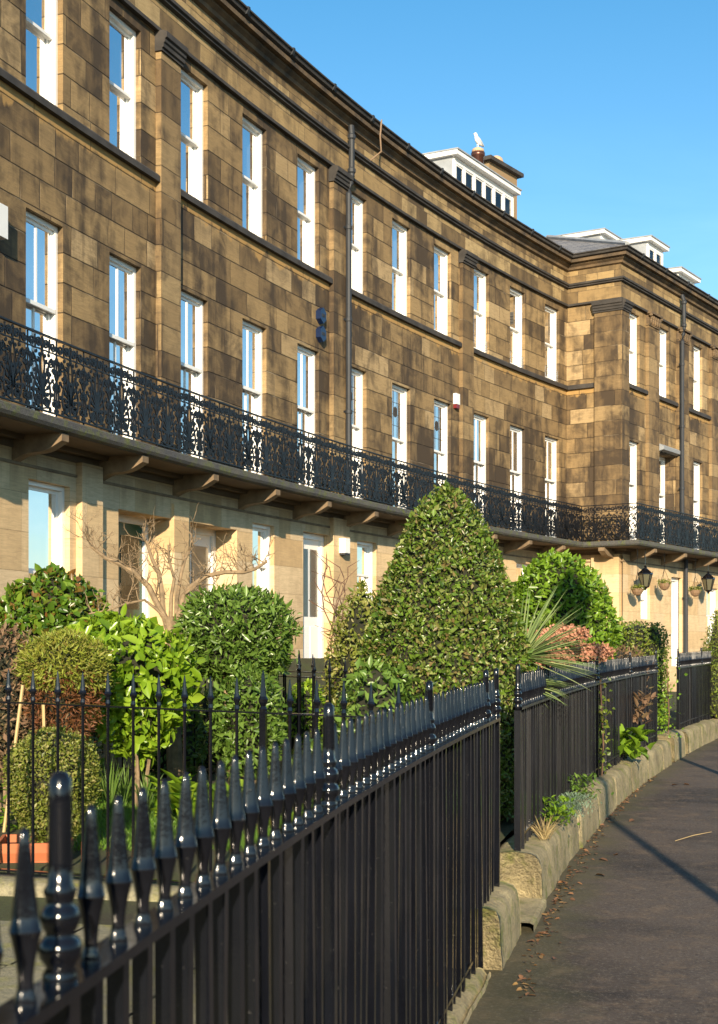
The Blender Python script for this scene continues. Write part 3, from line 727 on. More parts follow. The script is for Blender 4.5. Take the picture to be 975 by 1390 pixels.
for k in range(n): put_panel(FR.P(u+(cR-u)*k/n, RW), FR.P(u+(cR-u)*(k+1)/n, RW))
ca, cb = ringpt(('c', 0), RW, 0), ringpt(('o', 0), RW, 0)
for k in range(2): put_panel(ca.lerp(cb, k/2), ca.lerp(cb, (k+1)/2))
for k in range(14): put_panel(FP.P(-RW+.7*k, RW), FP.P(-RW+.7*(k+1), RW))
# drainpipes
def pipe(F, u, z0, z1, w=.17, hop=None):
    mb = MB(); r = .062
    if hop:
        mb.tube([F.P(u+.14, .16, 12.40), F.P(u+.14, w, 12.2), F.P(u+.14, w, hop+.1), F.P(u+.10, w, hop-.05), F.P(u, w, hop-.3), F.P(u, w, z0)], r, 10)
        mb.lathe([(.06, -.05), (.085, -.02), (.085, .05), (.06, .08)], 10, F.P(u+.14, w, hop+.2)); mb.lathe([(.06, -.05), (.085, -.02), (.085, .05), (.06, .08)], 10, F.P(u+.14, w, 12.15))
    else: mb.tube([F.P(u, w, z1), F.P(u, w, z0)], r, 10)
    z = z1-1.2 if not hop else hop-1.0
    while z > z0+.3:
        mb.lathe([(.056, -.05), (.075, -.035), (.075, .035), (.056, .05)], 10, F.P(u, w, z)); mb.box(-.1, .1, -.0, .02, -.02, .02, M=Matrix.Translation(F.P(u, w-.06, z))@Matrix.Rotation(yaw(F.T(u)), 4, 'Z'))
        z -= 1.9
    mb.build('drainpipe', M['pipe'], terr)
pipe(FR, UX(473.5, .17), 4.52, 12.5, hop=11.25)
pipe(FP, UP(925.5, .2), 4.52, 12.5, w=.22, hop=11.25)
pipe(FP, UP(934, .3), 1.2, 4.3, w=.24)
cb_ = MB(); P0 = FR.P(UX(517, .4), .42, 12.8)
cb_.tube([P0, P0+Vector((-.03, 0, -.35)), FR.P(UX(513, .3), .38, 12.15), FR.P(UX(500, .1), .1, 11.95), FR.P(UX(492, .05), .06, 11.93)], .018, 6)
cb_.build('loose_cable', M['rope'], terr)
for F, u in ((FP, 1.15), (FP, 2.2)): pass

# dormers --------------------------------------------------------------
def dormer(F, u0, u1, w, zb, zt, nw, back=3.2, lab=None):
    o = bpy.data.objects.new('dormer', None); COL.objects.link(o); o.parent = terr
    b = MB()
    sweepF(b, F, u0, u1, [(w, zb), (w, zb+.35), (w-.06, zb+.35), (w-.06, zb)], 0, 5)
    sweepF(b, F, u0, u1, [(w, zt-.16), (w, zt), (w-.06, zt), (w-.06, zt-.16)], 0, 5)
    pw = (u1-u0)/nw
    for k in range(nw+1):
        c = min(max(u0+pw*k, u0+.05), u1-.05); sweepF(b, F, c-.05, c+.05, [(w+.012, zb+.3), (w+.012, zt-.1), (w-.08, zt-.1), (w-.08, zb+.3)], 0, 5)
    b.build('dormer_frame', M['white'], o)
    for k in range(nw):
        p = MB(); a, c = u0+pw*k+.05, u0+pw*(k+1)-.05; z0, z1 = zb+.35, zt-.16
        for aa, cc, za, zc in ((a, a+.035, z0, z1), (c-.035, c, z0, z1), (a, c, z0, z0+.04), (a, c, z1-.04, z1)): sweepF(p, F, aa, cc, [(w-.01, za), (w-.01, zc), (w-.05, zc), (w-.05, za)], 0, 5)
        q = p.build('window', M['white'], o)
        p = MB(); p.face([F.P(a, w-.03, z0), F.P(c, w-.03, z0), F.P(c, w-.03, z1), F.P(a, w-.03, z1)]); q2 = p.build('pane', M['glass'], o)
    r = MB()
    sweepF(r, F, u0, u1, [(w-1.2, zb), (w-1.2, zt), (w-1.25, zt), (w-1.25, zb)], 0, 5); sweepF(r, F, u0+.03, u1-.03, [(w-.1, zb+.3), (w-1.2, zb+.3), (w-1.2, zb+.28)], 0, 5)
    r.build('interior', M['room'], o)
    for u in (u0, u1):
        c = MB(); sweepF(c, F, u-.03, u+.03, [(w-.061, zb-.1), (w-.061, zt), (w-back, zt), (w-back, zb-.1)], 0, 5); c.build('cheek', M['lead'], o)
    t = MB(); sweepF(t, F, u0-.15, u1+.15, [(w+.16, zt+.002), (w+.16, zt+.11), (w-back, zt+.17), (w-back, zt+.002)], 0, 5); t.build('dormer_roof', M['white'], o)
    t = MB(); sweepF(t, F, u0-.17, u1+.17, [(w+.19, zt+.115), (w+.19, zt+.15), (w-back, zt+.21), (w-back, zt+.18)], 0, 5); t.build('dormer_roof_covering', M['lead'], o)
    return o
wd = -.9
def ZA(F, px, py, w): Y = (ray_circle(px, w)[1] if F is FR else FP.P(UP(px, w), w).y); return EYE+(YH-py)/FPX*Y
dormer(FR, UX(617, wd), UX(697, wd), wd, 12.9, ZA(FR, 617, 212, wd), 6)
dormer(FP, UP(880, -1.3), UP(900, -1.3), -1.3, 12.85, ZA(FP, 880, 328, -1.3), 2, 1.9)
dormer(FP, UP(921, -1.3), UP(943, -1.3), -1.3, 12.85, ZA(FP, 921, 370, -1.3), 2, 2)
dormer(FP, UP(817, -3.4), UP(841, -3.4), -3.4, 13.6, ZA(FP, 817, 318, -3.4), 2, 3.4)
# chimney
ck = -3.4; uc0, uc1 = UX(664, ck), UX(702, ck)
ch = MB(); zc = ZA(FR, 670, 222, ck)
sweepF(ch, FR, uc0, uc1, [(ck, 12.5), (ck, zc), (ck-.9, zc), (ck-.9, 12.5)], 0, 9)
cho = ch.build('chimney', M['brick'], terr)
c = MB(); sweepF(c, FR, uc0-.16, uc1+.16, [(ck+.16, zc), (ck+.16, zc+.12), (ck-1.06, zc+.12), (ck-1.06, zc)], 0, 9); c.build('chimney_cap', M['coursedark'], cho)
pc = FR.P((uc0*.35+uc1*.65), ck-.4, zc+.12)
c = MB(); c.lathe([(.21, 0), (.2, .22), (.23, .24), (.23, .28), (.19, .3)], 12, pc); c.lathe([(.22, .27), (.20, .36), (.12, .43), (.02, .45)], 12, pc); c.build('chimney_pot', M['clay'], cho)
fk = -2.6; uf = UX(649, fk); pf = FR.P(uf, fk, ZA(FR, 649, 196, fk)-16.24)
c = MB(); c.lathe([(.17, 11.5), (.17, 15.85), (.21, 15.88), (.21, 15.98), (.17, 16.0)], 14, pf); fl = c.build('flue', M['flue'], terr, True)
c = MB(); c.lathe([(.16, 16.0), (.19, 16.02), (.17, 16.09), (.1, 16.13), (.03, 16.14)], 12, pf); c.build('cowl', M['clay'], fl, True)

# gull on the flue
gl_ = thing('seagull', 'white seagull standing on top of the brown metal flue', 'bird', pf+Vector((0, 0, 16.13)), R_(215))
gl_.scale = (.85, .85, .85)
b = MB()
rows = []
spine = [(-.26, .10, .006), (-.20, .13, .035), (-.12, .17, .075), (-.03, .23, .098), (.04, .30, .092), (.075, .36, .068), (.088, .405, .056), (.10, .44, .060), (.115, .475, .052), (.125, .50, .03), (.128, .512, .004)]
for i, (x, z, r) in enumerate(spine):
    a_, c_ = spine[max(i-1, 0)], spine[min(i+1, len(spine)-1)]; dx_, dz_ = c_[0]-a_[0], c_[1]-a_[1]; l_ = math.hypot(dx_, dz_); nx_, nz_ = -dz_/l_, dx_/l_
    rows.append([(x+nx_*r*sin(2*PI*j/12), r*cos(2*PI*j/12), z+nz_*r*sin(2*PI*j/12)) for j in range(12)])
b.grid(rows, 0, True)
for s_ in (-1, 1): b.tube([(.0, s_*.035, .20), (.01, s_*.035, .09), (.0, s_*.035, 0.005), (.04, s_*.035, .003)], [.02, .008, .007, .005], 6)
b.build('body', M['feather'], gl_, True)
b = MB(); b.tube([(.15, 0, .462), (.20, 0, .452), (.215, 0, .438)], [.014, .010, .002], 6); b.build('beak', M['beak'], gl_)
for s in (-1, 1):
    b = MB(); b.grid([[(x, s*(r*1.02+.004), z+dz*r) for dz in (.6, .1, -.5)] for x, z, r in ((.05, .31, .085), (-.02, .25, .098), (-.12, .18, .078), (-.27, .10, .02))]); b.build('wing', M['featherg'], gl_, True)

# small fittings on the wall ------------------------------------------
def on_wall(F, u, w, z): return F.P(u, w, z)
for k, (py, lab) in enumerate(((429, 'upper of two dark blue alarm boxes on the stone wall'), (454, 'lower of two dark blue alarm boxes on the stone wall'))):
    u = UX(440, .12); p = FR.P(u, .0, 0); zc_ = EYE+(YH-py)/FPX*p.y
    t = thing('alarm_box', lab, 'alarm box', FR.P(u, .0, zc_), yaw(FR.T(u)), 'blue alarm boxes')
    mb = MB(); c8 = [(.145*cos(R_(30+60*q)), .16*sin(R_(30+60*q))) for q in range(6)]
    d = .11*FL
    for q in range(6):
        a, b_ = c8[q], c8[(q+1) % 6]; mb.face([(a[0], 0, a[1]), (b_[0], 0, b_[1]), (b_[0], d, b_[1]), (a[0], d, a[1])])
    mb.face([(x, d, z) for x, z in c8]); bevel(mb.build('case', M['blue'], t), .012, 2)
    mb = MB(); mb.box(-.07, .07, *sorted((d, d+.008*FL)), -.03, .03); mb.build('front_plate', M['pipe'], t)
def wallbox(F, px, py, w, label, cat, name, W, H, D, mats, low=0):
    u = UX(px, w+D/2) if F is FR else UP(px, w+D/2); p = F.P(u, w); z = EYE+(YH-py)/FPX*p.y
    t = thing(name, label, cat, F.P(u, w, z), yaw(F.T(u)))
    mb = MB(); ya, yb = sorted((0, D*FL)); mb.box(-W/2, W/2, ya, yb, -H/2, H/2)
    o = mb.build('case', M[mats[0]], t); bevel(o, .02, 3)
    if low:
        mb = MB(); mb.box(-W/2+.01, W/2-.01, ya*.95, yb*.95, -H/2-low, -H/2); mb.build('lower_cover', M[mats[1]], t)
    return t
wallbox(FR, 620, 542, 0, 'small white and red alarm bell box above the first-floor windows', 'alarm box', 'alarm_bell_box', .2, .26, .09, ('white', 'redp'), .1)
wallbox(FR, -5, 300, 0, 'white plastic box on the soot-stained wall at the left edge', 'box', 'junction_box', .3, .42, .16, ('white',))
wallbox(FR, 468, 741, GW+.1, 'white rounded wall lamp housing on the pale pier', 'wall lamp', 'wall_lamp', .22, .3, .14, ('white', 'pipe'), .04)
wallbox(FR, 204, 833, -.32, 'pale louvred entry panel on the wall beside the green door', 'entry panel', 'entry_panel', .22, .5, .04, ('white',))

# lanterns and hanging baskets
def lantern(px, py, w, label):
    u = UP(px, w); p = FP.P(u, w); z = EYE+(YH-py)/FPX*p.y
    t = thing('hanging_lantern', label, 'lantern', (p.x, p.y, z), 0, 'lanterns under the balcony')
    f = MB(); n = 6
    f.lathe([(.02, .42), (.05, .38), (.03, .34), (.09, .31), (.10, .29), (.25, .16), (.26, .13)], n); 
    f.lathe([(.12, -.30), (.13, -.27), (.05, -.34), (.02, -.40)], n)
    for k in range(n):
        a = 2*PI*k/n; f.tube([(.235*cos(a), .235*sin(a), .14), (.125*cos(a), .125*sin(a), -.28)], .014, 5)
        f.tube([(.235*cos(a), .235*sin(a), .14), (.25*cos(a), .25*sin(a), .24)], [.016, .004], 5)
    f.build('lantern_frame', M['iron'], t)
    q = MB(); q.lathe([(.225, .13), (.118, -.27)], n, caps=False); q.build('lamp_glass', M['lampglass'], t)
    q = MB(); q.tube([(0, 0, .4), (0, 0, (4.36-z)/.86)], .012, 5); q.build('chain', M['iron'], t); t.scale = (.86, .86, .86)
lantern(876, 785, .62, 'left black hexagonal lantern hanging under the balcony corner')
lantern(961.5, 791, .62, 'right black hexagonal lantern hanging by the far front door')

# ------------------------------------------------------------------ leaves
def leaf_mesh(name, P_, Nn, Tn, L, W, mat, fold=.25, curl=.15, six=False):
    """P base points, N normals, T growth direction (n,3); L,W arrays"""
    n = len(P_); Tn = Tn/np.linalg.norm(Tn, axis=1, keepdims=True); B = np.cross(Nn, Tn); B /= (np.linalg.norm(B, axis=1, keepdims=True)+1e-9); Nn = np.cross(Tn, B)
    L = L[:, None]; W = W[:, None]
    if six:
        loc = [(0, 0, 0), (.5, .28, fold), (.42, .68, fold*.6), (0, 1, -curl), (-.42, .68, fold*.6), (-.5, .28, fold), (0, .45, 0)]
        fc = [(0, 1, 6), (1, 2, 6), (2, 3, 6), (3, 4, 6), (4, 5, 6), (5, 0, 6)]
    else:
        loc = [(0, 0, 0), (.5, .45, fold), (0, 1, -curl), (-.5, .45, fold)]; fc = [(0, 1, 2), (0, 2, 3)]
    V = np.stack([P_+B*W*a+Tn*L*b+Nn*W*c for a, b, c in loc], 1).reshape(-1, 3)
    k = len(loc); F = (np.arange(n)[:, None, None]*k+np.array(fc)[None]).reshape(-1, 3)
    me = bpy.data.meshes.new(name); me.vertices.add(len(V)); me.vertices.foreach_set('co', V.ravel())
    me.loops.add(F.size); me.loops.foreach_set('vertex_index', F.ravel().astype(np.int32)); me.polygons.add(len(F))
    me.polygons.foreach_set('loop_start', np.arange(0, F.size, 3, dtype=np.int32)); me.polygons.foreach_set('loop_total', np.full(len(F), 3, dtype=np.int32))
    me.materials.append(mat); me.update(); me.validate(); return me
def prof_r(prof, z):
    zs = [p[1] for p in prof]; rs = [p[0] for p in prof]; return np.interp(z, zs, rs)
def bumpy(px, py, pz, sc, seed):
    return np.array([noise.noise(Vector((a*sc+seed, b*sc, c*sc))) for a, b, c in zip(px, py, pz)])
def bush(name, label, cat, loc, prof, n, ls, mat, asp=.5, bump=.10, bsc=3.0, sy=1.0, droop=.2, stem=None, jit=.9, six=False, thick=.16, group=None, part='foliage', core=True, boxy=0, ow=.9, stemmat='bark', parent=None, lw=1.0):
    """prof: (radius, z) pairs, z rising from the ground"""
    t = parent or thing(name, label, cat, loc, 0, group)
    z0, z1 = prof[0][1], prof[-1][1]
    zz = rng.uniform(z0, z1, n*3); rr = prof_r(prof, zz); keep = rng.uniform(0, max(p[0] for p in prof), n*3) < rr+.04
    zz = zz[keep][:n]; n = len(zz); rr = prof_r(prof, zz); ph = rng.uniform(0, 2*PI, n)
    if boxy: k_ = (np.abs(np.cos(ph))**boxy+np.abs(np.sin(ph))**boxy)**(-1/boxy); rr = rr*k_
    dep = rng.uniform(0, 1, n)**2*thick
    sd = rng.uniform(0, 50)
    r2 = np.maximum(rr-dep, .01); x = r2*np.cos(ph); y = r2*np.sin(ph)
    bm_ = bumpy(x, y, zz, bsc, sd)+.5*bumpy(x, y, zz, bsc*2.7, sd+9)
    r2 = r2*(1+bump*bm_*1.6); x = r2*np.cos(ph); y = r2*np.sin(ph)*sy
    gap = bumpy(x, y, zz, 9.0, sd+20)+.6*bumpy(x, y, zz, 21.0, sd+3)
    kp = (gap > -.34) | (rng.uniform(0, 1, n) < .35) | (dep > thick*.45)
    x, y, zz, rr, ph, r2 = x[kp], y[kp], zz[kp], rr[kp], ph[kp], r2[kp]; n = len(x)
    so = np.where(rng.uniform(0, 1, n) < .03, rng.uniform(.2, 1.3, n)*ls, 0); x = x+so*np.cos(ph); y = y+so*np.sin(ph)
    dz = (prof_r(prof, zz+.03)-prof_r(prof, zz-.03))/.06
    N0 = np.stack([np.cos(ph), np.sin(ph)*sy, -dz], 1); N0 /= np.linalg.norm(N0, axis=1, keepdims=True)
    P_ = np.stack([x, y, zz+rng.normal(0, .01, n)], 1)
    # pull the top cap leaves in under the closing disc
    Nn = N0*ow+rng.normal(0, .55*jit, (n, 3)); Nn /= np.linalg.norm(Nn, axis=1, keepdims=True)
    T = rng.normal(0, .6, (n, 3))+N0*.35+np.array([0, 0, .35-droop]); T -= Nn*(T*Nn).sum(1, keepdims=True); T += N0*.25
    L = ls*np.clip(rng.lognormal(-.12, .32, n), .4, 1.7); W = L*asp*rng.uniform(.8, 1.2, n)*lw
    link(part, leaf_mesh(part, P_, Nn, T, L, W, mat, six=six), t)
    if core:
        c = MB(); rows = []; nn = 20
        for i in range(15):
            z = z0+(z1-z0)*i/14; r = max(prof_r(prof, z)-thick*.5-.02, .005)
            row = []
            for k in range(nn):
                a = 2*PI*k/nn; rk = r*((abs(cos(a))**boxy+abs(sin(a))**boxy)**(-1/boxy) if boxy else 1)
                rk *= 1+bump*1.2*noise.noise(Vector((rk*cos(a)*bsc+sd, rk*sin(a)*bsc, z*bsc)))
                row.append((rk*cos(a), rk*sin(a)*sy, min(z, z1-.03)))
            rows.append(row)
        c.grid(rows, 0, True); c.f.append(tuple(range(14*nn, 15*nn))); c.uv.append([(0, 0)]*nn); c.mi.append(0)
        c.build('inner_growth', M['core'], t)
    if stem:
        s = MB()
        for k in range(stem[0]):
            a = 2*PI*k/stem[0]+.4; q = stem[1]
            s.tube([(q*.3*cos(a), q*.3*sin(a), -.1), (q*.5*cos(a), q*.5*sin(a), z0*.5), (q*cos(a), q*sin(a), z0+.15)], [stem[2], stem[2]*.8, stem[2]*.55], 7)
        s.build('stem', M[stemmat], t)
    return t
def XYZ(px, py, Y): return Vector(((px-XC)/FPX*Y, Y, EYE+(YH-py)/FPX*Y))
def dome(r, z0, z1, n=9, p=2.2, low=.75):
    """rounded clipped shape from z0 to z1"""
    out = [(r*low, z0)]
    for i in range(1, n+1):
        t = i/n; out.append((max(r*(1-t**p)**(1/p) if t > .35 else r*(low+(1-low)*t/.35)*1.0*((1-.35**p)**(1/p)), .02), z0+(z1-z0)*t))
    return out
GZ = .40   # garden level
# nearest dome behind the shrubs on the left
p = XYZ(72, 0, 13.3); bush('clipped_shrub', 'large round glossy shrub below the nearest ground-floor window', 'shrub', (p.x, p.y, GZ), dome(.72, .35, 1.93), 9000, .075, M['holly'], .55, .06, 3, stem=(3, .2, .04), six=True, thick=.14)
# red berries/leaves in it
# flat-topped dark shrub right of the bare tree
p = XYZ(322, 0, 11.6); q = bush('clipped_shrub', 'dark green rounded shrub right of the bare tree', 'shrub', (p.x, p.y, GZ), [(.14, .93), (.36, 1.0), (.45, 1.12), (.47, 1.32), (.44, 1.5), (.36, 1.60), (.20, 1.66), (.03, 1.68)], 7500, .062, M['darkshrub'], .38, .13, 4, stem=(2, .12, .035), thick=.2, jit=1.3)
p = XYZ(338, 0, 11.0); bush('leafy_shrub', 'loose dark green bush beneath the rounded shrub, behind the railing', 'shrub', (p.x, p.y, GZ), [(.14, .2), (.24, .35), (.27, .6), (.25, .84), (.12, .98), (.03, 1.02)], 3600, .06, M['darkshrub'], .42, .16, 4, stem=(3, .1, .02), thick=.2, jit=1.3)
# the big cone
p = XYZ(606, 0, 9.8); bush('topiary_cone', 'tall cone of clipped olive-green leaves rising above the railing', 'topiary', (p.x, p.y, GZ), [(.52, .05), (.59, .4), (.615, .7), (.60, .93), (.565, 1.19), (.485, 1.50), (.375, 1.81), (.30, 1.98), (.23, 2.12), (.15, 2.22), (.07, 2.29), (.01, 2.32)], 40000, .036, M['cone'], .55, .03, 3, stem=(2, .15, .05), thick=.09, jit=1.15)
# shrub left of the cone
p = XYZ(492, 0, 13.0); bush('wiry_shrub', 'brownish round shrub half hidden behind the left side of the cone', 'shrub', (p.x, p.y, GZ), dome(.36, .3, 1.78), 5000, .05, M['box'], .45, .08, 4, stem=(3, .12, .03), thick=.15)
# second dome
p = XYZ(758, 0, 15.0); bush('topiary_dome', 'bright green dome of clipped leaves beyond the cone', 'topiary', (p.x, p.y, GZ), [(.40, .2), (.46, .5), (.55, .95), (.60, 1.3), (.565, 1.55), (.47, 1.82), (.34, 2.02), (.18, 2.15), (.02, 2.20)], 14000, .065, M['dome'], .5, .05, 3.2, stem=(2, .15, .05), thick=.13, jit=1.2)
# rounded block hedge
p = XYZ(862, 0, 20.0); bush('block_hedge', 'clipped rounded block of hedge below the lantern', 'hedge', (p.x, p.y, GZ), [(.38, .1), (.40, .5), (.40, 1.25), (.37, 1.42), (.30, 1.52), (.03, 1.55)], 9000, .04, M['hedge'], .6, .03, 3, boxy=4, thick=.1, stem=(2, .1, .03), sy=1.5)
# small pointed conifer at the right edge
p = XYZ(972, 0, 22.5); bush('small_conifer', 'small pointed conifer at the right edge beyond the railing', 'conifer', (p.x, p.y, GZ), [(.26, .1), (.27, .6), (.22, 1.1), (.12, 1.5), (.02, 1.78)], 4500, .05, M['hedge'], .3, .05, 4, thick=.12, stem=(1, .0, .03))
# dead heather mound along the railing
p = XYZ(880, 0, 17.4); bush('heather_hedge', 'brown twiggy hedge top behind the far railing panel', 'hedge', (p.x-.42, p.y+.2, GZ), [(.34, .1), (.38, .6), (.37, .98), (.28, 1.14), (.03, 1.20)], 8000, .07, M['browntw'], .18, .06, 5, thick=.2, jit=1.6, sy=3.2)
# laurel with big bright leaves
p = XYZ(190, 0, 10.6); bush('laurel_shrub', 'bright yellow-green laurel with large shiny leaves', 'shrub', (p.x, p.y, GZ), [(.10, .38), (.26, .55), (.38, .85), (.42, 1.05), (.34, 1.22), (.14, 1.34), (.03, 1.38)], 2300, .095, M['laurel'], .45, .22, 2.6, stem=(3, .1, .02), six=True, thick=.3, jit=1.0, droop=.25)
p = XYZ(150, 0, 11.2); bush('laurel_shrub', 'leafy laurel spilling left towards the round shrub', 'shrub', (p.x, p.y, GZ), [(.16, .7), (.28, .9), (.32, 1.15), (.25, 1.34), (.10, 1.44)], 1600, .085, M['laurel'], .45, .22, 2.6, stem=(3, .1, .02), six=True, thick=.3, jit=1.0)
# yellow conifer tuft on top of russet growth
p = XYZ(88, 0, 9.6); t = bush('dwarf_conifer', 'yellow-green dwarf conifer with russet lower branches', 'conifer', (p.x, p.y, .38), [(.22, .94), (.29, 1.02), (.30, 1.12), (.25, 1.21), (.14, 1.29), (.02, 1.31)], 8000, .045, M['yellowcon'], .22, .13, 6, stem=(4, .12, .018), thick=.16, jit=1.5)
t2 = bush('x', '', '', (0, 0, 0), [(.10, .5), (.19, .65), (.25, .85), (.26, 1.0), (.22, 1.08)], 5200, .045, M['russet'], .25, .16, 6, thick=.2, jit=1.6, parent=t, part='lower_foliage', core=True)
# dark wiry shrub at left edge
p = XYZ(8, 0, 10.3); bush('wiry_shrub', 'dark brown-green shrub at the left edge behind the railing', 'shrub', (p.x, p.y, .38), [(.14, .25), (.24, .6), (.28, 1.0), (.24, 1.25), (.05, 1.36)], 3800, .05, M['browntw'], .35, .15, 4, stem=(4, .1, .015), thick=.25, jit=1.4)
p = XYZ(30, 0, 11.6); bush('leafy_shrub', 'low mixed shrub below the large round shrub', 'shrub', (p.x, p.y, .38), [(.5, .1), (.6, .4), (.5, .8), (.1, .95)], 3500, .06, M['darkshrub'], .4, .2, 4, thick=.3, jit=1.3)
for px, Y, r, h, mt, lab in ((288, 13.6, .34, .8, 'box', 'low clipped bush between the laurel and the dark shrub, against the houses'), (418, 14.6, .3, .85, 'laurel', 'low yellow-green bush behind the farther dividing railing'), (445, 11.2, .30, .45, 'darkshrub', 'low dark bush at the foot of the brownish round shrub'), (232, 12.6, .3, .9, 'darkshrub', 'dark bush at the foot of the bare tree')):
    p = XYZ(px, 0, Y); bush('low_shrub', lab, 'shrub', (p.x, p.y, .38), [(r*.7, .05), (r, .3*h), (r*.9, .7*h), (r*.4, .95*h), (.03, h)], 2200, .055, M[mt], .45, .14, 4, thick=.15, jit=1.3)
# box ball in terracotta planter
pb = XYZ(72, 0, 8.15)
bush('box_ball', 'clipped box ball with worn patches growing in the terracotta planter', 'shrub', (pb.x, pb.y, .44), [(.09, .02), (.17, .10), (.22, .22), (.262, .36), (.262, .48), (.22, .58), (.13, .65), (.02, .68)], 16000, .021, M['box'], .55, .06, 6, thick=.09, jit=1.4, stem=(2, .02, .012))
pt = thing('planter', 'square terracotta planter with moulded rims under the box ball', 'planter', (pb.x-.08, pb.y-.08, .15), R_(8))
mb = MB()
def sqring(a, z): return [(-a, -a, z), (a, -a, z), (a, a, z), (-a, a, z)]
mb.grid([sqring(a, z) for a, z in ((.155, 0), (.18, .20), (.195, .205), (.195, .23), (.185, .24), (.205, .29), (.21, .345), (.19, .345), (.185, .28))], 0, True)
mb.f.append((0, 1, 2, 3)); mb.uv.append([(0, 0)]*4); mb.mi.append(0)
mb.build('pot', M['terracotta'], pt)
mb = MB(); mb.face([(-.188, -.188, .30), (.188, -.188, .30), (.188, .188, .30), (-.188, .188, .30)]); mb.build('soil', M['soil'], pt)
# second planter half out of frame at left
# stone: hanging baskets
for px, py, lab in ((865.5, 799, 'hanging basket of trailing plants behind the left lantern'), (902, 792, 'hanging basket with wire hoops between the lantern and the white door'), (944, 801, 'hanging basket beside the drainpipe near the right lantern')):
    u = UP(px, .55); p = FP.P(u, .55); z = EYE+(YH-py)/FPX*p.y
    t = thing('hanging_basket', lab, 'hanging basket', (p.x, p.y, z), 0, 'hanging baskets by the far doors')
    mb = MB(); mb.lathe([(.03, -.20), (.10, -.17), (.155, -.09), (.175, 0), (.16, .0)], 12); mb.build('basket', M['browntw'], t)
    mb = MB()
    for k in range(3):
        a = 2*PI*k/3; mb.tube([(.17*cos(a), .17*sin(a), 0), (0, 0, .42)], .006, 4)
    mb.tube([(0, 0, .42), (0, 0, 4.36-z)], .006, 4); mb.build('hanger', M['iron'], t)
    n = 260; ph = rng.uniform(0, 2*PI, n); r = .19*np.sqrt(rng.uniform(0, 1, n)); P_ = np.stack([r*np.cos(ph), r*np.sin(ph), rng.uniform(-.04, .10, n)], 1)
    link('plant', leaf_mesh('plant', P_, rng.normal(0, 1, (n, 3))+[0, 0, .5], rng.normal(0, 1, (n, 3)), np.full(n, .06), np.full(n, .03), M['box']), t)

def blades(name, label, cat, loc, n, L, W, mat, spread=1.0, up=1.0, seg=6, droop=.5, aim=None, group=None, kind=None):
    t = tag(bpy.data.objects.new(name, None), label, cat, group); COL.objects.link(t); t.location = loc
    mb = MB()
    for k in range(n):
        a = random.uniform(0, 2*PI); e = random.uniform(.15, 1.0)*spread; d = Vector((cos(a)*e, sin(a)*e, up)).normalized()
        if aim is not None: d = (Vector(aim[random.randrange(len(aim))]).normalized()+Vector([random.gauss(0, .16) for _ in range(3)])*spread).normalized()
        l = L*random.uniform(.65, 1.1); w = W*random.uniform(.7, 1.1); dr = droop*random.uniform(.4, 1.3)
        p = Vector((random.gauss(0, .015), random.gauss(0, .015), 0)); side = d.cross(Vector((random.gauss(0, .3), random.gauss(0, .3), 1))).normalized(); rows = []
        for i in range(seg+1):
            s_ = i/seg; ww = w*(1-s_**2.2)*(.55+.45*min(1, s_*4))+.0005
            nn = side.cross(d).normalized()
            rows.append([p-side*ww/2+nn*ww*.18, p, p+side*ww/2+nn*ww*.18]); d2 = (d+Vector((0, 0, -dr*s_*.35))).normalized(); p = p+d2*l/seg; d = d2
        mb.grid(rows)
    mb.build('leaves', mat, t); return t
# spiky palm beyond the gate
pc_ = XYZ(706, 893, 9.7)
fan = [(1, .15, .95), (1, .0, .75), (1, .1, .55), (1, .0, .38), (1, .1, .22), (1, -.1, .1), (1, .0, -.02), (1, -.25, -.12), (.8, -.5, -.2), (1, -.35, .05), (.55, .1, 1), (.9, .5, .3), (.2, -.2, 1), (.5, .5, .8), (-.3, .4, .9)]
t = blades('spiky_palm', 'pale green sword-leaved palm poking through the railing beside the cone', 'palm', pc_, 120, .56, .022, M['cord'], .55, 1, 7, .16, fan)
mb = MB(); mb.tube([(-.02, 0, -(pc_.z-.3)), (0, 0, -.3), (0, 0, 0)], [.05, .045, .05], 8); mb.build('trunk', M['bark'], t)
pd = SP(uY(9.75), WS-.2, 1.33)
t = blades('spiky_palm', 'lower rosette of drooping sword leaves hanging out over the railing rail', 'palm', pd, 45, .42, .02, M['cord'], .5, 1, 7, .45, [(1, -.3, .1), (1, -.2, -.1), (1, -.6, -.3), (1, 0, .2), (.9, -.4, -.05)])
mb = MB(); mb.tube([(-.06, .1, -(pd.z-.3)), (-.05, .1, -.3), (0, 0, 0)], [.04, .035, .03], 8); mb.build('trunk', M['bark'], t)
# dried salmon flower heads
for px, py, Y, lab in ((732, 868, 12.3, 'salmon dried flower head left in the group behind the palm'), (768, 862, 12.5, 'salmon dried flower head highest beside the green dome'), (802, 886, 13.0, 'salmon dried flower head lowest right by the railing'), (748, 892, 12.3, 'salmon dried flower head just behind the palm blades')):
    p = XYZ(px, py, Y); t = thing('flower_head', lab, 'flower', p, 0, 'dried salmon flower heads')
    n = 1300; v = rng.normal(0, 1, (n, 3)); v /= np.linalg.norm(v, axis=1, keepdims=True); P_ = v*rng.uniform(.5, 1, (n, 1))*[.22, .16, .09]
    link('petals', leaf_mesh('petals', P_, v+rng.normal(0, .5, (n, 3)), rng.normal(0, 1, (n, 3)), np.full(n, .035), np.full(n, .026), M['pink']), t)
    mb = MB(); mb.tube([(0, 0, 0), (.03, .02, -.4), (.02, .05, -(p.z-.38))], .012, 5); mb.build('stem', M['twig'], t)
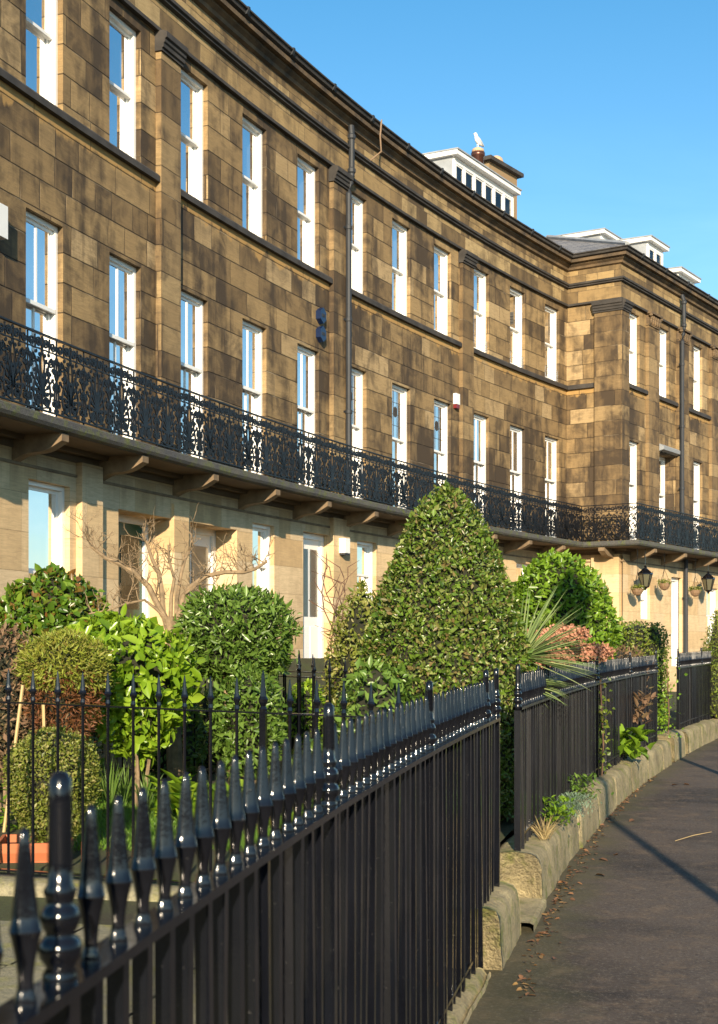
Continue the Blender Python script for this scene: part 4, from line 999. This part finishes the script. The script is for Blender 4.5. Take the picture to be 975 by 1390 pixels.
# strap-leaved clumps and big-leaved plants on the lawn edge
for px, py, Y, L, n, lab in ((150, 1062, 10.3, .42, 26, 'strap-leaved iris clump left on the lawn edge'), (197, 1068, 10.1, .30, 40, 'tuft of narrow bluish leaves on the lawn edge'), (168, 1045, 10.6, .36, 18, 'arching strap leaves behind the iris clump')):
    p = XYZ(px, py, Y); blades('iris_clump', lab, 'plant', (p.x, p.y, GZ), n, L, .016, M['blade'], .55, 1, 6, .5)
def rosette(name, label, cat, loc, n, L, W, mat, up=.6, six=True, spread=.06, hs=.15):
    t = thing(name, label, cat, loc)
    ph = rng.uniform(0, 2*PI, n); P_ = np.stack([rng.normal(0, spread, n), rng.normal(0, spread, n), rng.uniform(0, hs, n)], 1)
    T = np.stack([np.cos(ph), np.sin(ph), rng.uniform(.2, 1.3, n)*up], 1); N_ = np.stack([-np.cos(ph)*.5, -np.sin(ph)*.5, np.ones(n)], 1)+rng.normal(0, .2, (n, 3))
    link('leaves', leaf_mesh('leaves', P_, N_, T, L*rng.uniform(.7, 1.15, n), W*rng.uniform(.8, 1.2, n), mat, six=six), t); return t
for px, Y, s, lab in ((258, 9.6, 1.0, 'broad-leaved clump behind the railing in the middle of the border'), (236, 9.9, .9, 'broad-leaved clump left in the border beside the lawn'), (290, 9.4, .85, 'low broad-leaved plant right in the border'), (318, 9.8, .7, 'small broad-leaved plant below the dark bush')):
    p = XYZ(px, 0, Y); rosette('broad_leaved_plant', lab, 'plant', (p.x, p.y, GZ), 26, .24*s, .12*s, M['laurel'], .9, spread=.08, hs=.2)
for k, (px, Y, lab) in enumerate(((20, 9.4, 'low leafy plant behind the left railing bars'), (120, 10.9, 'low bright plant under the laurel'), (380, 9.3, 'low plant behind the spikes below the far fence'), (440, 9.8, 'pale low plant below the far fence'))):
    p = XYZ(px, 0, Y); rosette('low_plant', lab, 'plant', (p.x, p.y, .36), 90, .1, .04, M['dome'], .9, spread=.13, hs=.3)
# bamboo canes beside the conifer
for px0, px1, py0, py1, Y, lab in ((31, 22, 930, 1000, 9.2, 'thin leaning cane near the left edge'), (59, 60, 955, 992, 9.3, 'short pale cane under the conifer')):
    a, b_ = XYZ(px0, py0, Y), XYZ(px1, py1, Y); d = (b_-a).normalized(); b_ = a+d*((a.z-.3)/abs(d.z))
    mb = MB(); mb.tube([a, (a+b_)/2, b_], .011, 6); tag(mb.build('garden_cane', M['cane']), lab, 'cane', 'garden canes')

# bare pollarded tree ---------------------------------------------------
Yt = 11.9
bt = thing('bare_tree', 'small leafless tree with wide pollarded branches in front of the doors', 'tree', XYZ(236, 0, Yt)*1.0)
bt.location.z = .38
org = Vector(bt.location)
def tp(px, py, dy=0): return XYZ(px, py, Yt+dy)*1.0-org if dy == 0 else XYZ(px, py, Yt+dy)-org
mb = MB()
mb.tube([Vector((.02, 0, -.1)), Vector((.0, 0, .5)), tp(236, 900), tp(234, 862), tp(229, 838)], [.075, .065, .055, .055, .05], 9)
mb.build('trunk', M['bark'], bt)
limbs = [([(233, 862), (224, 838), (212, 812), (200, 792), (178, 775), (158, 765), (140, 760), (128, 747), (122, 728)], .030, .0),
         ([(234, 860), (243, 832), (250, 808), (262, 790), (280, 779), (305, 775), (330, 777), (348, 770), (362, 760)], .028, .1),
         ([(230, 850), (222, 832), (215, 800), (214, 778), (206, 755), (196, 742), (188, 725)], .026, .25),
         ([(236, 850), (240, 815), (246, 780), (248, 760), (255, 742), (258, 720)], .02, .35),
         ([(228, 845), (214, 826), (196, 816), (176, 818), (150, 826), (128, 832)], .014, -.2),
         ([(238, 846), (256, 828), (275, 818), (300, 820), (325, 828)], .012, -.25),
         ([(233, 848), (230, 810), (232, 785), (228, 760), (222, 735)], .018, .3),
         ([(250, 806), (270, 797), (285, 792), (294, 786)], .009, .1)]
tw = MB(); lm = MB()
def twig(p, d, l, r, depth):
    pts = [p]; q = p.copy(); dd = d.copy()
    for i in range(4):
        dd = (dd+Vector([random.gauss(0, .22) for _ in range(3)])+Vector((0, 0, .10))).normalized(); q = q+dd*l/4; pts.append(q.copy())
    lm.tube(pts, [r*(1-.16*i) for i in range(5)], 4)
    if depth < 2:
        for k in range(random.choice((2, 3, 3))):
            i = random.randint(1, 4); nd = (dd+Vector([random.gauss(0, .75) for _ in range(3)])).normalized(); twig(pts[i], nd, l*random.uniform(.4, .7), r*.6, depth+1)
for pts, r, yo in limbs:
    V = [tp(x, y) + Vector((0, yo*(i/len(pts)), 0)) for i, (x, y) in enumerate(pts)]
    V = [v+Vector([random.gauss(0, .012) for _ in range(3)]) for v in V]
    lm.tube(V, [r*1.1*(1-.6*i/(len(V)-1)) for i in range(len(V))], 7)
    for i in range(3, len(V)):
        for k in range(4):
            d = Vector((random.gauss(0, .45), random.gauss(0, .6), random.uniform(.3, 1))).normalized()
            twig(V[i]+(V[i-1]-V[i])*random.random(), d, random.uniform(.12, .26), .0062, 0 if r > .02 else 1)
lm.build('branches', M['bark'], bt)
# wisteria-like bare vine by the far door
vn = thing('bare_climber', 'bare twisted climber stems beside the tall white door', 'climber', XYZ(452, 0, 13.6)); vn.location.z = .4; org = Vector(vn.location)
mb = MB()
for k in range(5):
    pts = []; x0 = 455+k*4
    for i in range(9): pts.append(XYZ(x0+10*sin(i*.9+k*1.3)-i*1.2*(k-1), 960-i*22, 13.6+.1*k)-org)
    mb.tube(pts, [.014*(1-.09*i) for i in range(9)], 5)
    for i in range(3, 9):
        mb.tube([pts[i], pts[i]+Vector((random.gauss(0, .1), 0, .1)), pts[i]+Vector((random.gauss(0, .16), 0, random.uniform(.12, .28)))], [.006, .005, .002], 4)
mb.build('stems', M['twig'], vn)

# ------------------------------------------------------------------ street railings
HR = 1.178
def spike_mesh(h=.204, bl=.89):
    mb = MB()
    # square bar
    mb.box(-.013, .013, -.0125, .0125, -bl, 0)
    prof = [(.0165, .0), (.0165, .006), (.0135, .014), (.0115, .022), (.0115, .032), (.0135, .046), (.0175, .064), (.0228, .0825), (.0236, .0835), (.0236, .0865), (.0228, .0875), (.0195, .104), (.0160, .130), (.0126, .155), (.0098, .178), (.0080, .192), (.0062, .200), (.003, .2035), (.001, .204)]
    rows = []
    for r, z in prof:
        ring = []
        for k in range(24):
            a = 2*PI*k/24; q = (abs(cos(a))**5+abs(sin(a))**5)**(-.2)*.775; ring.append((r*q*cos(a+.42), r*q*sin(a+.42), z*h/.204))
        rows.append(ring)
    b0 = len(mb.f); mb.grid(rows, 0, True)
    me = mb.mesh('picket', M['iron']); me.polygons.foreach_set('use_smooth', [i >= b0 for i in range(len(me.polygons))]); return me
picket = spike_mesh(); picket_long = spike_mesh(bl=1.165)
def post_mesh():
    mb = MB(); mb.box(-.019, .019, -.019, .019, -1.18, -.02)
    mb.lathe([(.022, -.02), (.022, .01), (.017, .018), (.026, .03), (.028, .042), (.024, .052), (.017, .058), (.022, .066), (.026, .078), (.022, .09), (.016, .096), (.019, .104), (.021, .112), (.016, .12), (.0155, .15), (.0145, .22), (.014, .247), (.009, .256), (.001, .258)], 12, (0, 0, 0))
    me = mb.mesh('post', M['iron']); me.polygons.foreach_set('use_smooth', [i >= 6 for i in range(len(me.polygons))]); return me
postm = post_mesh()
pf_ = [p for p in postm.polygons]
def street_fence(y0, y1, label, posts, mat='iron', ends=True, first=None, bars=True):
    fn = thing('iron_railing', label, 'railing', (*FR.P(uY((y0+y1)/2), WS)[:2], gs((y0+y1)/2)))
    bpy.context.view_layer.update(); off = Vector(fn.location)
    ua, ub = uY(y0), uY(y1); k_ = (RR-WS)/RR
    if y0 < 0: ua = uY(1.71)-30*.11/k_; ub = ua+.11/k_*int((ub-ua)*k_/.11)
    n = int(round((ub-ua)*k_/.11))
    def at(u, z=0, w=WS): p = SP(u, w); p.z = z+gs(p.y); return p-off
    pk = picket; pm_ = postm
    if mat != 'iron':
        pk = picket.copy(); pk.materials[0] = M[mat]; pm_ = postm.copy(); pm_.materials[0] = M[mat]
    pu = [uY(p) for p in posts]
    for i in range(n+1):
        u = ua+(ub-ua)*i/n; t = yaw(FR.T(u))
        if any(abs(u-q)*k_ < .055 for q in pu): continue
        o = link('picket', picket_long if FR.P(u, WS).y < 6.72 else pk, fn); o.location = at(u, HR); o.rotation_euler = (random.gauss(0, .006), random.gauss(0, .006), t+random.gauss(0, .06))
    for q in pu: o = link('post', pm_, fn); o.location = at(q, HR); o.rotation_euler = (0, 0, yaw(FR.T(q)))
    N_ = max(2, int((ub-ua)/.25))
    for z0, z1, w_, nm in ((HR-.016, HR+.0, .0275, 'top_rail'), (.385, .40, .014, 'bottom_rail')):
        if y0 < 0 and nm == 'bottom_rail': z0, z1 = .10, .115
        mb = MB()
        ue = uY(6.7) if (y0 < 0 and nm == 'bottom_rail') else ub+.02
        for i in range(N_):
            a, b_ = ua-.02+(ue-ua+.02)*i/N_, ua-.02+(ue-ua+.02)*(i+1)/N_
            c = [at(a, z0, WS-w_), at(a, z0, WS+w_), at(a, z1, WS+w_), at(a, z1, WS-w_)]; d = [at(b_, z0, WS-w_), at(b_, z0, WS+w_), at(b_, z1, WS+w_), at(b_, z1, WS-w_)]
            for j in range(4): mb.face([c[j], d[j], d[(j+1) % 4], c[(j+1) % 4]])
        bevel(mb.build(nm, M[mat], fn), .003)
    return fn
street_fence(-1.55, 7.42, 'nearest glossy black railing with arrow spikes sweeping up from the lower left', [1.71-1.77, 1.71, 3.48, 5.25, 6.98, 7.38])
street_fence(8.42, 17.35, 'middle length of black railing with plants growing through its foot', [8.42, 9.9, 12.9, 15.3, 17.33], 'irond')
street_fence(19.4, 27.5, 'farthest length of black railing at the right edge', [19.4, 21.5, 24], 'irond')

# plinth stones
def plinth(y0, y1, label, top=.305, w0=WS-.15, w1=WS+.145, prof=None, gfun=gs, mat='plinth', zb=-.25):
    ua, ub = uY(y0, WS), uY(y1, WS); n = max(8, int((ub-ua)/.035)); mb = MB(); rows = []
    base = [(w0, zb), (w0, 0), (w0, top-.06), (w0+.01, top-.02), (w0+.05, top), ((w0+w1)/2, top+.006), (w1-.07, top), (w1-.03, top-.012), (w1-.008, top-.04), (w1, top-.09), (w1+.004, top*.5), (w1+.01, .02), (w1+.01, zb)]
    for i in range(n+1):
        u = ua+(ub-ua)*i/n; r = []
        jl = abs(((u*1.0) % 1.45)-.725) > .70
        for w, z in base:
            p = SP(u, w); q = Vector((p.x*3.1, p.y*3.1, z*5)); nz = noise.noise(q)*.5+noise.noise(q*3.3)*.3
            nz += noise.noise(q*9)*.22; e = .02*nz-(.03 if jl else 0)+.012*noise.noise(Vector((math.floor(u/1.45+.0)*7.3, 0, 0)))*2
            cen = Vector((0, 0, 0))
            p = SP(u, w+(e if w > (w0+w1)/2 else -e)*(.8), z+(e if z > .1 else 0)+gfun(p.y)); r.append(p)
        rows.append(r)
    mb.grid(rows); b0 = len(base)
    mb.f.append(tuple(range(b0))); mb.uv.append([(0, 0)]*b0); mb.mi.append(0)
    e_ = n*b0; mb.f.append(tuple(range(e_, e_+b0))[::-1]); mb.uv.append([(0, 0)]*b0); mb.mi.append(0)
    return tag(mb.build('stone_kerb_wall', M[mat], None, True), label, 'low wall')
for o in (plinth(6.74, 7.55, 'short mossy stone block under the end of the nearest railing at the gap', top=.28, w1=WS+.10), plinth(-1.7, 6.6, 'low flush stone kerb under the long run of the nearest railing', top=.05, w1=WS+.06, w0=WS-.08), plinth(8.36, 17.6, 'mossy stone kerb wall under the middle railing beside the pavement'), plinth(17.95, 18.95, 'short worn stone block between two railing lengths', top=.33), plinth(19.25, 27.8, 'stone kerb wall under the farthest railing')):
    pass

# dividing fences running back to the houses
def side_fence(ys, length, label, pitch=.141, rise=.03, z_extra=0, thin=True, start=.15, wallz=.37):
    u = uY(ys); A = FR.P(u, WS); N_ = FR.N(u); d = -N_
    fn = thing('dividing_railing', label, 'railing', (A.x, A.y, 0), 0, None); off = Vector(fn.location)
    mb = MB(); mb.lathe([(.0085, -.92), (.0085, 0)], 6, (0, 0, 0))
    mb.lathe([(.011, .0), (.014, .012), (.010, .03), (.0135, .045), (.020, .056), (.0205, .064), (.015, .074), (.0125, .09), (.0085, .13), (.004, .165), (.001, .175)], 8, (0, 0, 0))
    pk = mb.mesh('picket', M['iron'])
    mb = MB(); mb.box(-.017, .017, -.017, .017, -.95, 0)
    mb.lathe([(.02, 0), (.022, .015), (.014, .03), (.024, .05), (.026, .065), (.018, .08), (.014, .12), (.008, .19), (.001, .215)], 10)
    pp = mb.mesh('post', M['iron'])
    n = int(length/pitch); zr = HR+.005
    for i in range(n):
        s = start+pitch*i; z = zr+gs(ys)+rise*s
        o = link('post' if i % 12 == 7 else 'picket', pp if i % 12 == 7 else pk, fn); o.location = A+d*s+Vector((0, 0, z))-off; o.rotation_euler = (0, 0, yaw(d))
    rl = MB(); a = A-off; b_ = A+d*length-off
    for z0, nm in ((0, 'top_rail'), (-.895, 'bottom_rail')):
        rl = MB()
        for (p, q) in ((a, b_),):
            za, zb_ = zr+gs(ys)+z0, zr+gs(ys)+z0+rise*length; sd = Vector((-d.y, d.x, 0))*.016
            c = [p-sd+Vector((0, 0, za-.009)), p+sd+Vector((0, 0, za-.009)), p+sd+Vector((0, 0, za)), p-sd+Vector((0, 0, za))]
            e = [q-sd+Vector((0, 0, zb_-.009)), q+sd+Vector((0, 0, zb_-.009)), q+sd+Vector((0, 0, zb_)), q-sd+Vector((0, 0, zb_))]
            for j in range(4): rl.face([c[j], e[j], e[(j+1) % 4], c[(j+1) % 4]])
        rl.build(nm, M['iron'], fn)
    return A, d
A1, d1 = side_fence(6.93, 7.4, 'black dividing railing running left from the nearest railing across the garden')
side_fence(11.7, 5.5, 'farther dividing railing with spikes in front of the tall white door')
side_fence(12.9, 6, 'dividing railing behind the farther one, beside the path')
# dwarf wall below the first dividing railing
mb = MB(); sd = Vector((-d1.y, d1.x, 0)); n = 60; rows = []
for i in range(n+1):
    s = .1+7.4*i/n; r = []
    for w, z in ((-.16, -.2), (-.16, .2), (-.155, .215), (-.15, .33), (-.13, .36), (0, .37), (.13, .36), (.15, .33), (.15, -.2)):
        p = A1+d1*s; q = Vector((p.x*3, p.y*3, z*6)); e = .02*noise.noise(q); p = p-sd*(-w-e) if False else p+sd*(w+e); p.z = z+e*.6+.02*s-.05; r.append(p)
    rows.append(r)
mb.grid(rows); tag(mb.build('garden_wall', M['gardenstone'], None, True), 'dwarf mossy stone wall under the dividing railing at the lower left', 'low wall')
# stones seen inside the near garden
def gz_fn(u, w):
    # garden height by position
    y = FR.P(u, w).y
    base = .30 if (y < 7.3+(-FR.P(u, w).x)*.2) else .385
    t = min(max((1.5-w)/1.3, 0), 1); t = t*t*(3-2*t)
    return base+(1.42-base)*t
mb = MB(); rows = []
for i in range(121):
    u = uY(-3, WS)+(36+9)*i/120; 
    if u > SC+12: break
    rows.append([FR.P(u, w, gz_fn(u, w)+.012*noise.noise(Vector((u*2, w*2, 0)))) for w in [WS-.14]+[7.7-.35*k for k in range(22)]])
mb.grid(rows)
def lawn_mat():
    m, nt, b, out = newmat('garden_ground'); g = G(nt); tc = g.n('ShaderNodeTexCoord').outputs['Object']
    n1 = g.noise(tc, 2.2, 5, .6); n2 = g.noise(tc, 30, 4, .7)
    c = g.mix(g.m('MULTIPLY_ADD', n1, 4, -1.8, True), (.05, .06, .015), (.035, .026, .014)); c = g.mix(g.m('MULTIPLY_ADD', n2, 2, -.8, True), c, (.03, .03, .012))
    g.L(c, b.inputs['Base Color']); b.inputs['Roughness'].default_value = .95; g.L(g.bump(n2, .8, .03), b.inputs['Normal']); return m
tag(mb.build('garden_ground', lawn_mat(), None, True), kind='structure')
# flagstones of the near garden, laid a few mm above the soil
mb = MB()
for i in range(9):
    for j in range(4):
        a, b_ = uY(-.5)+i*.92, 7.82-j*.75; c = b_-.735
        if FR.P(a+.9, c).y > 7.1: continue
        z = .318+random.uniform(0, .008)
        rows = [[FR.P(a+.9*x/4, b_+(c-b_)*y/4, z+.006*noise.noise(Vector((a*3+x, b_*3+y, 1)))) for x in range(5)] for y in range(5)]
        mb.grid(rows)
tag(mb.build('garden_paving', M['gardenstone'], None, True), kind='structure')
# lawn grass
n = 26000; P_ = []
ul = rng.uniform(UX(60, 4), UX(60, 4)+9, n*3); 
pts = []
for _ in range(n):
    px = random.uniform(95, 470); Y = random.uniform(8.3, 12.2); p = XYZ(px, 0, Y); pts.append((p.x, p.y, .385+random.uniform(-.01, .005)))
P_ = np.array(pts); T = rng.normal(0, .45, (n, 3))+[0, 0, 1]
tag(link('lawn', leaf_mesh('lawn', P_, rng.normal(0, 1, (n, 3)), T, rng.uniform(.03, .06, n), np.full(n, .006), M['grass'], fold=.1)), 'mown green lawn behind the dividing railing', 'grass', kind='stuff')

# ------------------------------------------------------------------ street level
def strip(w0, w1, z, name, mat, zf=gs, y0=-14, y1=48, nw=8):
    mb = MB(); rows = []; uvs = []; N_ = 80
    for i in range(N_+1):
        u = uY(y0)+(uY(y1)-uY(y0))*i/N_
        rows.append([(lambda p: (p.x, p.y, z+zf(p.y)))(FR.P(u, w0+(w1-w0)*k/nw)) for k in range(nw+1)])
        uvs.append([((w1-w0)*k/nw, u) for k in range(nw+1)])
    mb.grid(rows, 0, False, uvs); return tag(mb.build(name, mat), kind='structure')
strip(WS-.2, 11.6, 0, 'pavement', M['asphalt'])
mb = MB()
N_ = 80
rows = []
for i in range(N_+1):
    u = uY(-14)+(uY(48)-uY(-14))*i/N_; r = []
    for w, z in ((11.6, -.2), (11.6, .004), (11.62, .012), (11.74, .012), (11.76, 0), (11.77, -.2)): p = FR.P(u, w); p.z = z+gs(p.y); r.append(p)
    rows.append(r)
mb.grid(rows); tag(mb.build('kerb', M['kerb']), kind='structure')
strip(11.77, 19.5, -.12, 'road', M['road'])
strip(19.5, 30, -.02, 'grass_bank', lawn_mat())
mb = MB(); S_ = 900; mb.face([(-S_, -S_, -.45), (S_, -S_, -.45), (S_, S_, -.45), (-S_, S_, -.45)]); tag(mb.build('ground', M['road']), kind='structure')
# leaf litter along the kerb and over the pavement
def litter(n, wfun, yr, sz, name, label):
    P_ = []
    for _ in range(n):
        y = random.uniform(*yr); w = wfun(); p = FR.P(uY(y, WS), w); P_.append((p.x, p.y, gs(p.y)+.006+random.uniform(0, .006)))
    P_ = np.array(P_); N0 = rng.normal(0, .28, (n, 3))+[0, 0, 1]; T = rng.normal(0, 1, (n, 3))*[1, 1, .12]
    return tag(link(name, leaf_mesh(name, P_, N0, T, sz*rng.uniform(.5, 1.2, n), sz*.6*rng.uniform(.5, 1.1, n), M['litter'], six=True)), label, 'leaves', kind='stuff')
litter(420, lambda: WS+.20+abs(random.gauss(0, .05)), (6.2, 19), .04, 'leaf_litter', 'brown leaf litter lying along the foot of the kerb wall')
for k in range(8):
    y = random.uniform(7.5, 16); w = WS+random.uniform(.35, 1.4); p = FR.P(uY(y), w)
    P_ = np.array([[p.x, p.y, gs(p.y)+.008]])
    o = link('fallen_leaf', leaf_mesh('fallen_leaf', P_, rng.normal(0, .2, (1, 3))+[0, 0, 1], rng.normal(0, 1, (1, 3))*[1, 1, .1], np.array([.075]), np.array([.045]), M['litter'], six=True))
    tag(o, 'brown fallen leaf lying alone on the dark pavement', 'leaf', 'single fallen leaves on the pavement')
mb = MB(); a, b_ = XYZ(917, 1136, 10.9), XYZ(966, 1130, 11.4); a.z = gs(a.y)+.012; b_.z = gs(b_.y)+.012
mb.tube([a, a.lerp(b_, .5)+Vector((0, .02, .004)), b_], [.003, .004, .002], 5); tag(mb.build('fallen_twig', M['cane']), 'thin pale twig lying on the pavement near the right edge', 'twig')

# weeds on the plinth
def onplinth(px, Y, dw=.1): p = SP(uY(Y), WS+dw); return (p.x, p.y, .31+gs(p.y))
for Y, kind, lab in ((8.95, 'straw', 'dry yellow grass tuft on the kerb wall next to the gap'), (9.6, 'dome', 'small green leafy weed at the foot of the middle railing'), (10.0, 'bluegrn', 'blue-green feathery plant spilling over the kerb wall'), (10.55, 'bluegrn', 'smaller blue-green plant further along the kerb wall'), (11.1, 'darkshrub', 'dark green weed growing up the middle railing')):
    loc = onplinth(0, Y, .10)
    if kind == 'straw': blades('grass_tuft', lab, 'plant', loc, 60, .17, .008, M['straw'], .9, .8, 5, .8)
    else: rosette('wall_plant', lab, 'plant', loc, 150 if kind != 'bluegrn' else 420, .06 if kind != 'bluegrn' else .045, .02 if kind != 'bluegrn' else .008, M[kind], 1.0, spread=.07, hs=.18 if kind != 'bluegrn' else .10)
loc = SP(uY(14.6), WS+.12); rosette('broad_leaved_plant', 'bright green broad-leaved weed on the kerb wall at the far end of the middle railing', 'plant', (loc.x, loc.y, .32+gs(loc.y)), 60, .16, .11, M['dome'], 1.3, spread=.1, hs=.28)
loc = SP(uY(15.6), WS+.06); rosette('dried_fern', 'brown fern fronds against the middle railing', 'plant', (loc.x, loc.y, .62+gs(loc.y)), 60, .14, .04, M['browntw'], 1.2, spread=.06, hs=.35)
# ivy on railings
for Y, z, n_, lab in ((13.0, .75, 130, 'yellow-green ivy hanging on the middle railing post'), (22.6, .75, 60, 'ivy sprig climbing the farthest railing'), (18.2, .5, 700, 'ivy and creeper filling the gap between the two far railings')):
    p = SP(uY(Y), WS+.03); t = thing('ivy', lab, 'climber', (p.x, p.y, gs(p.y)))
    wd_ = .05 if n_ < 600 else .12
    P_ = np.stack([rng.normal(0, wd_, n_), rng.normal(0, wd_, n_), z+rng.normal(0, .22, n_)*(1 if n_ < 600 else 1.6)], 1)
    P_[:, 2] = np.clip(P_[:, 2], .3, 1.35)
    if n_ > 600: P_[:, 0] -= .15
    link('leaves', leaf_mesh('leaves', P_, rng.normal(0, .6, (n_, 3))+[.6, -.6, .3], rng.normal(0, 1, (n_, 3)), .05*rng.uniform(.6, 1.2, n_), .04*rng.uniform(.6, 1.2, n_), M['hedge'] if n_ < 600 else M['dome'], six=False), t)
    mb = MB(); mb.tube([(0, 0, .2), (.02, 0, .6), (-.01, .0, 1.2)], .008, 5); mb.build('stem', M['twig'], t)
# dark hedge in the gateway gap behind the gate posts
u_ = uY(8.0); p = FR.P(u_, WS-.75); bush('leafy_shrub', 'dark bush filling the gap between the near and middle railings', 'shrub', (p.x, p.y+.9, .3), [(.22, .0), (.28, .3), (.28, .8), (.2, 1.1), (.03, 1.2)], 2600, .06, M['darkshrub'], .45, .1, 4, thick=.15)
# step in the gap
mb = MB(); rows = []
ua, ub = uY(7.6), uY(8.34)
for i in range(9): rows.append([FR.P(ua+(ub-ua)*i/8, w, z+gs(8)) for w, z in ((WS-.16, -.1), (WS-.16, .055), (WS+.16, .05), (WS+.18, .04), (WS+.18, -.1))])
mb.grid(rows); tag(mb.build('doorstep', M['plinth']), 'worn brown stone step in the gap between the railings', 'step')
# lamp posts out of frame whose shadows cross the pavement
def lamp_post(x, y, h, r, label):
    t = thing('street_lamp', label, 'street lamp', (x, y, gs(y)), 0, 'street lamps')
    mb = MB(); mb.lathe([(r*2.2, -.1), (r*2.2, .6), (r*1.3, .75), (r, .85), (r*.8, h)], 12); mb.build('post', M['pipe'], t, True)
    mb = MB(); mb.lathe([(.05, h), (.16, h+.1), (.24, h+.5), (.1, h+.65), (.02, h+.8)], 8); mb.build('lamp_head', M['lampglass'], t)
lamp_post(2.2, 3.0, 5.4, .05, 'dark iron street lamp standing at the kerb')
lamp_post(4.22, 13.6, 3.4, .05, 'slim dark iron street lamp further along the kerb')

# unseen belt of trees added behind and right of the camera to darken reflections
mb = MB(); rows = []
for i in range(161):
    a = R_(-150+190*i/160); rr = 52+4*noise.noise(Vector((i*.15, 0, 0))); h = 7.2+2.6*noise.noise(Vector((i*.22, 3, 0)))+1.2*noise.noise(Vector((i*.8, 5, 0)))
    rows.append([Vector((rr*1.0*cos(a)+d*cos(a)+noise.noise(Vector((i*.5, z, d)))*1.2+14, rr*sin(a)+d*sin(a), z)) for d, z in ((0, -.4), (-1.2, h*.3), (-1, h*.6), (.6, h*.9), (2.5, h), (4.5, h*.8), (5, h*.4), (4, -.4))])
mb.grid(rows); tag(mb.build('added_tree_belt', M['core'], None, True), 'unseen belt of dark trees added opposite the terrace to darken reflections', 'trees', kind='stuff')

# ------------------------------------------------------------------ light, sky, camera
EL = 18.0
sun = bpy.data.lights.new('sun', 'SUN'); sun.energy = 5.0; sun.angle = R_(.5); sun.color = (1, .83, .60)
so = bpy.data.objects.new('sun', sun); COL.objects.link(so); so.rotation_euler = (R_(90-EL), 0, 0)
wd_ = bpy.data.worlds.new('World'); scn.world = wd_; wd_.use_nodes = True; nt = wd_.node_tree; g = G(nt)
bg = nt.nodes['Background']; sk = g.n('ShaderNodeTexSky', sky_type='NISHITA'); sk.sun_disc = False; sk.sun_elevation = R_(EL); sk.sun_rotation = R_(180)
sk.air_density = 1.0; sk.dust_density = .4; sk.ozone_density = 1.6
# thin high cloud low in the sky
tcw = g.n('ShaderNodeTexCoord').outputs['Generated']
sxw = g.n('ShaderNodeSeparateXYZ'); g.L(tcw, sxw.inputs[0])
cl = g.noise(g.mapv(tcw, (1.6, 1.6, 7.0)), 2.3, 6, .6, .5)
cf = g.m('MULTIPLY', g.m('MULTIPLY_ADD', cl, 3.2, -1.45, True), g.m('MULTIPLY', g.m('SUBTRACT', 1.0, g.m('DIVIDE', sxw.outputs[2], .36, None, True)), .55))
mixc = g.mix(cf, sk.outputs[0], (6.5, 7.0, 7.6)); tint = g.ramp(sxw.outputs[2], [(0, (.84, .93, 1.0)), (.16, (.70, .92, 1.0)), (.44, (.36, .82, .98)), (.60, (.75, .93, 1.0)), (1, (.95, 1.0, 1.0))])
g.L(g.mix(1.0, mixc, tint, 'MULTIPLY'), bg.inputs[0]); bg.inputs[1].default_value = .11
cam = bpy.data.cameras.new('camera'); co = bpy.data.objects.new('camera', cam); COL.objects.link(co); scn.camera = co
co.location = (0, 0, EYE); co.rotation_euler = (R_(90), 0, 0)
cam.sensor_fit = 'VERTICAL'; cam.sensor_height = 36; cam.lens = 1900/1390*36; cam.shift_y = (YH-695)/1390; cam.clip_end = 3000; cam.clip_start = .05
cam.dof.use_dof = True; cam.dof.focus_distance = 13; cam.dof.aperture_fstop = 7.9
scn.view_settings.view_transform = 'Standard'; scn.view_settings.look = 'None'; scn.view_settings.exposure = .92; scn.view_settings.gamma = 1
scn.cycles.max_bounces = 8; scn.cycles.transparent_max_bounces = 12; scn.cycles.use_denoising = True
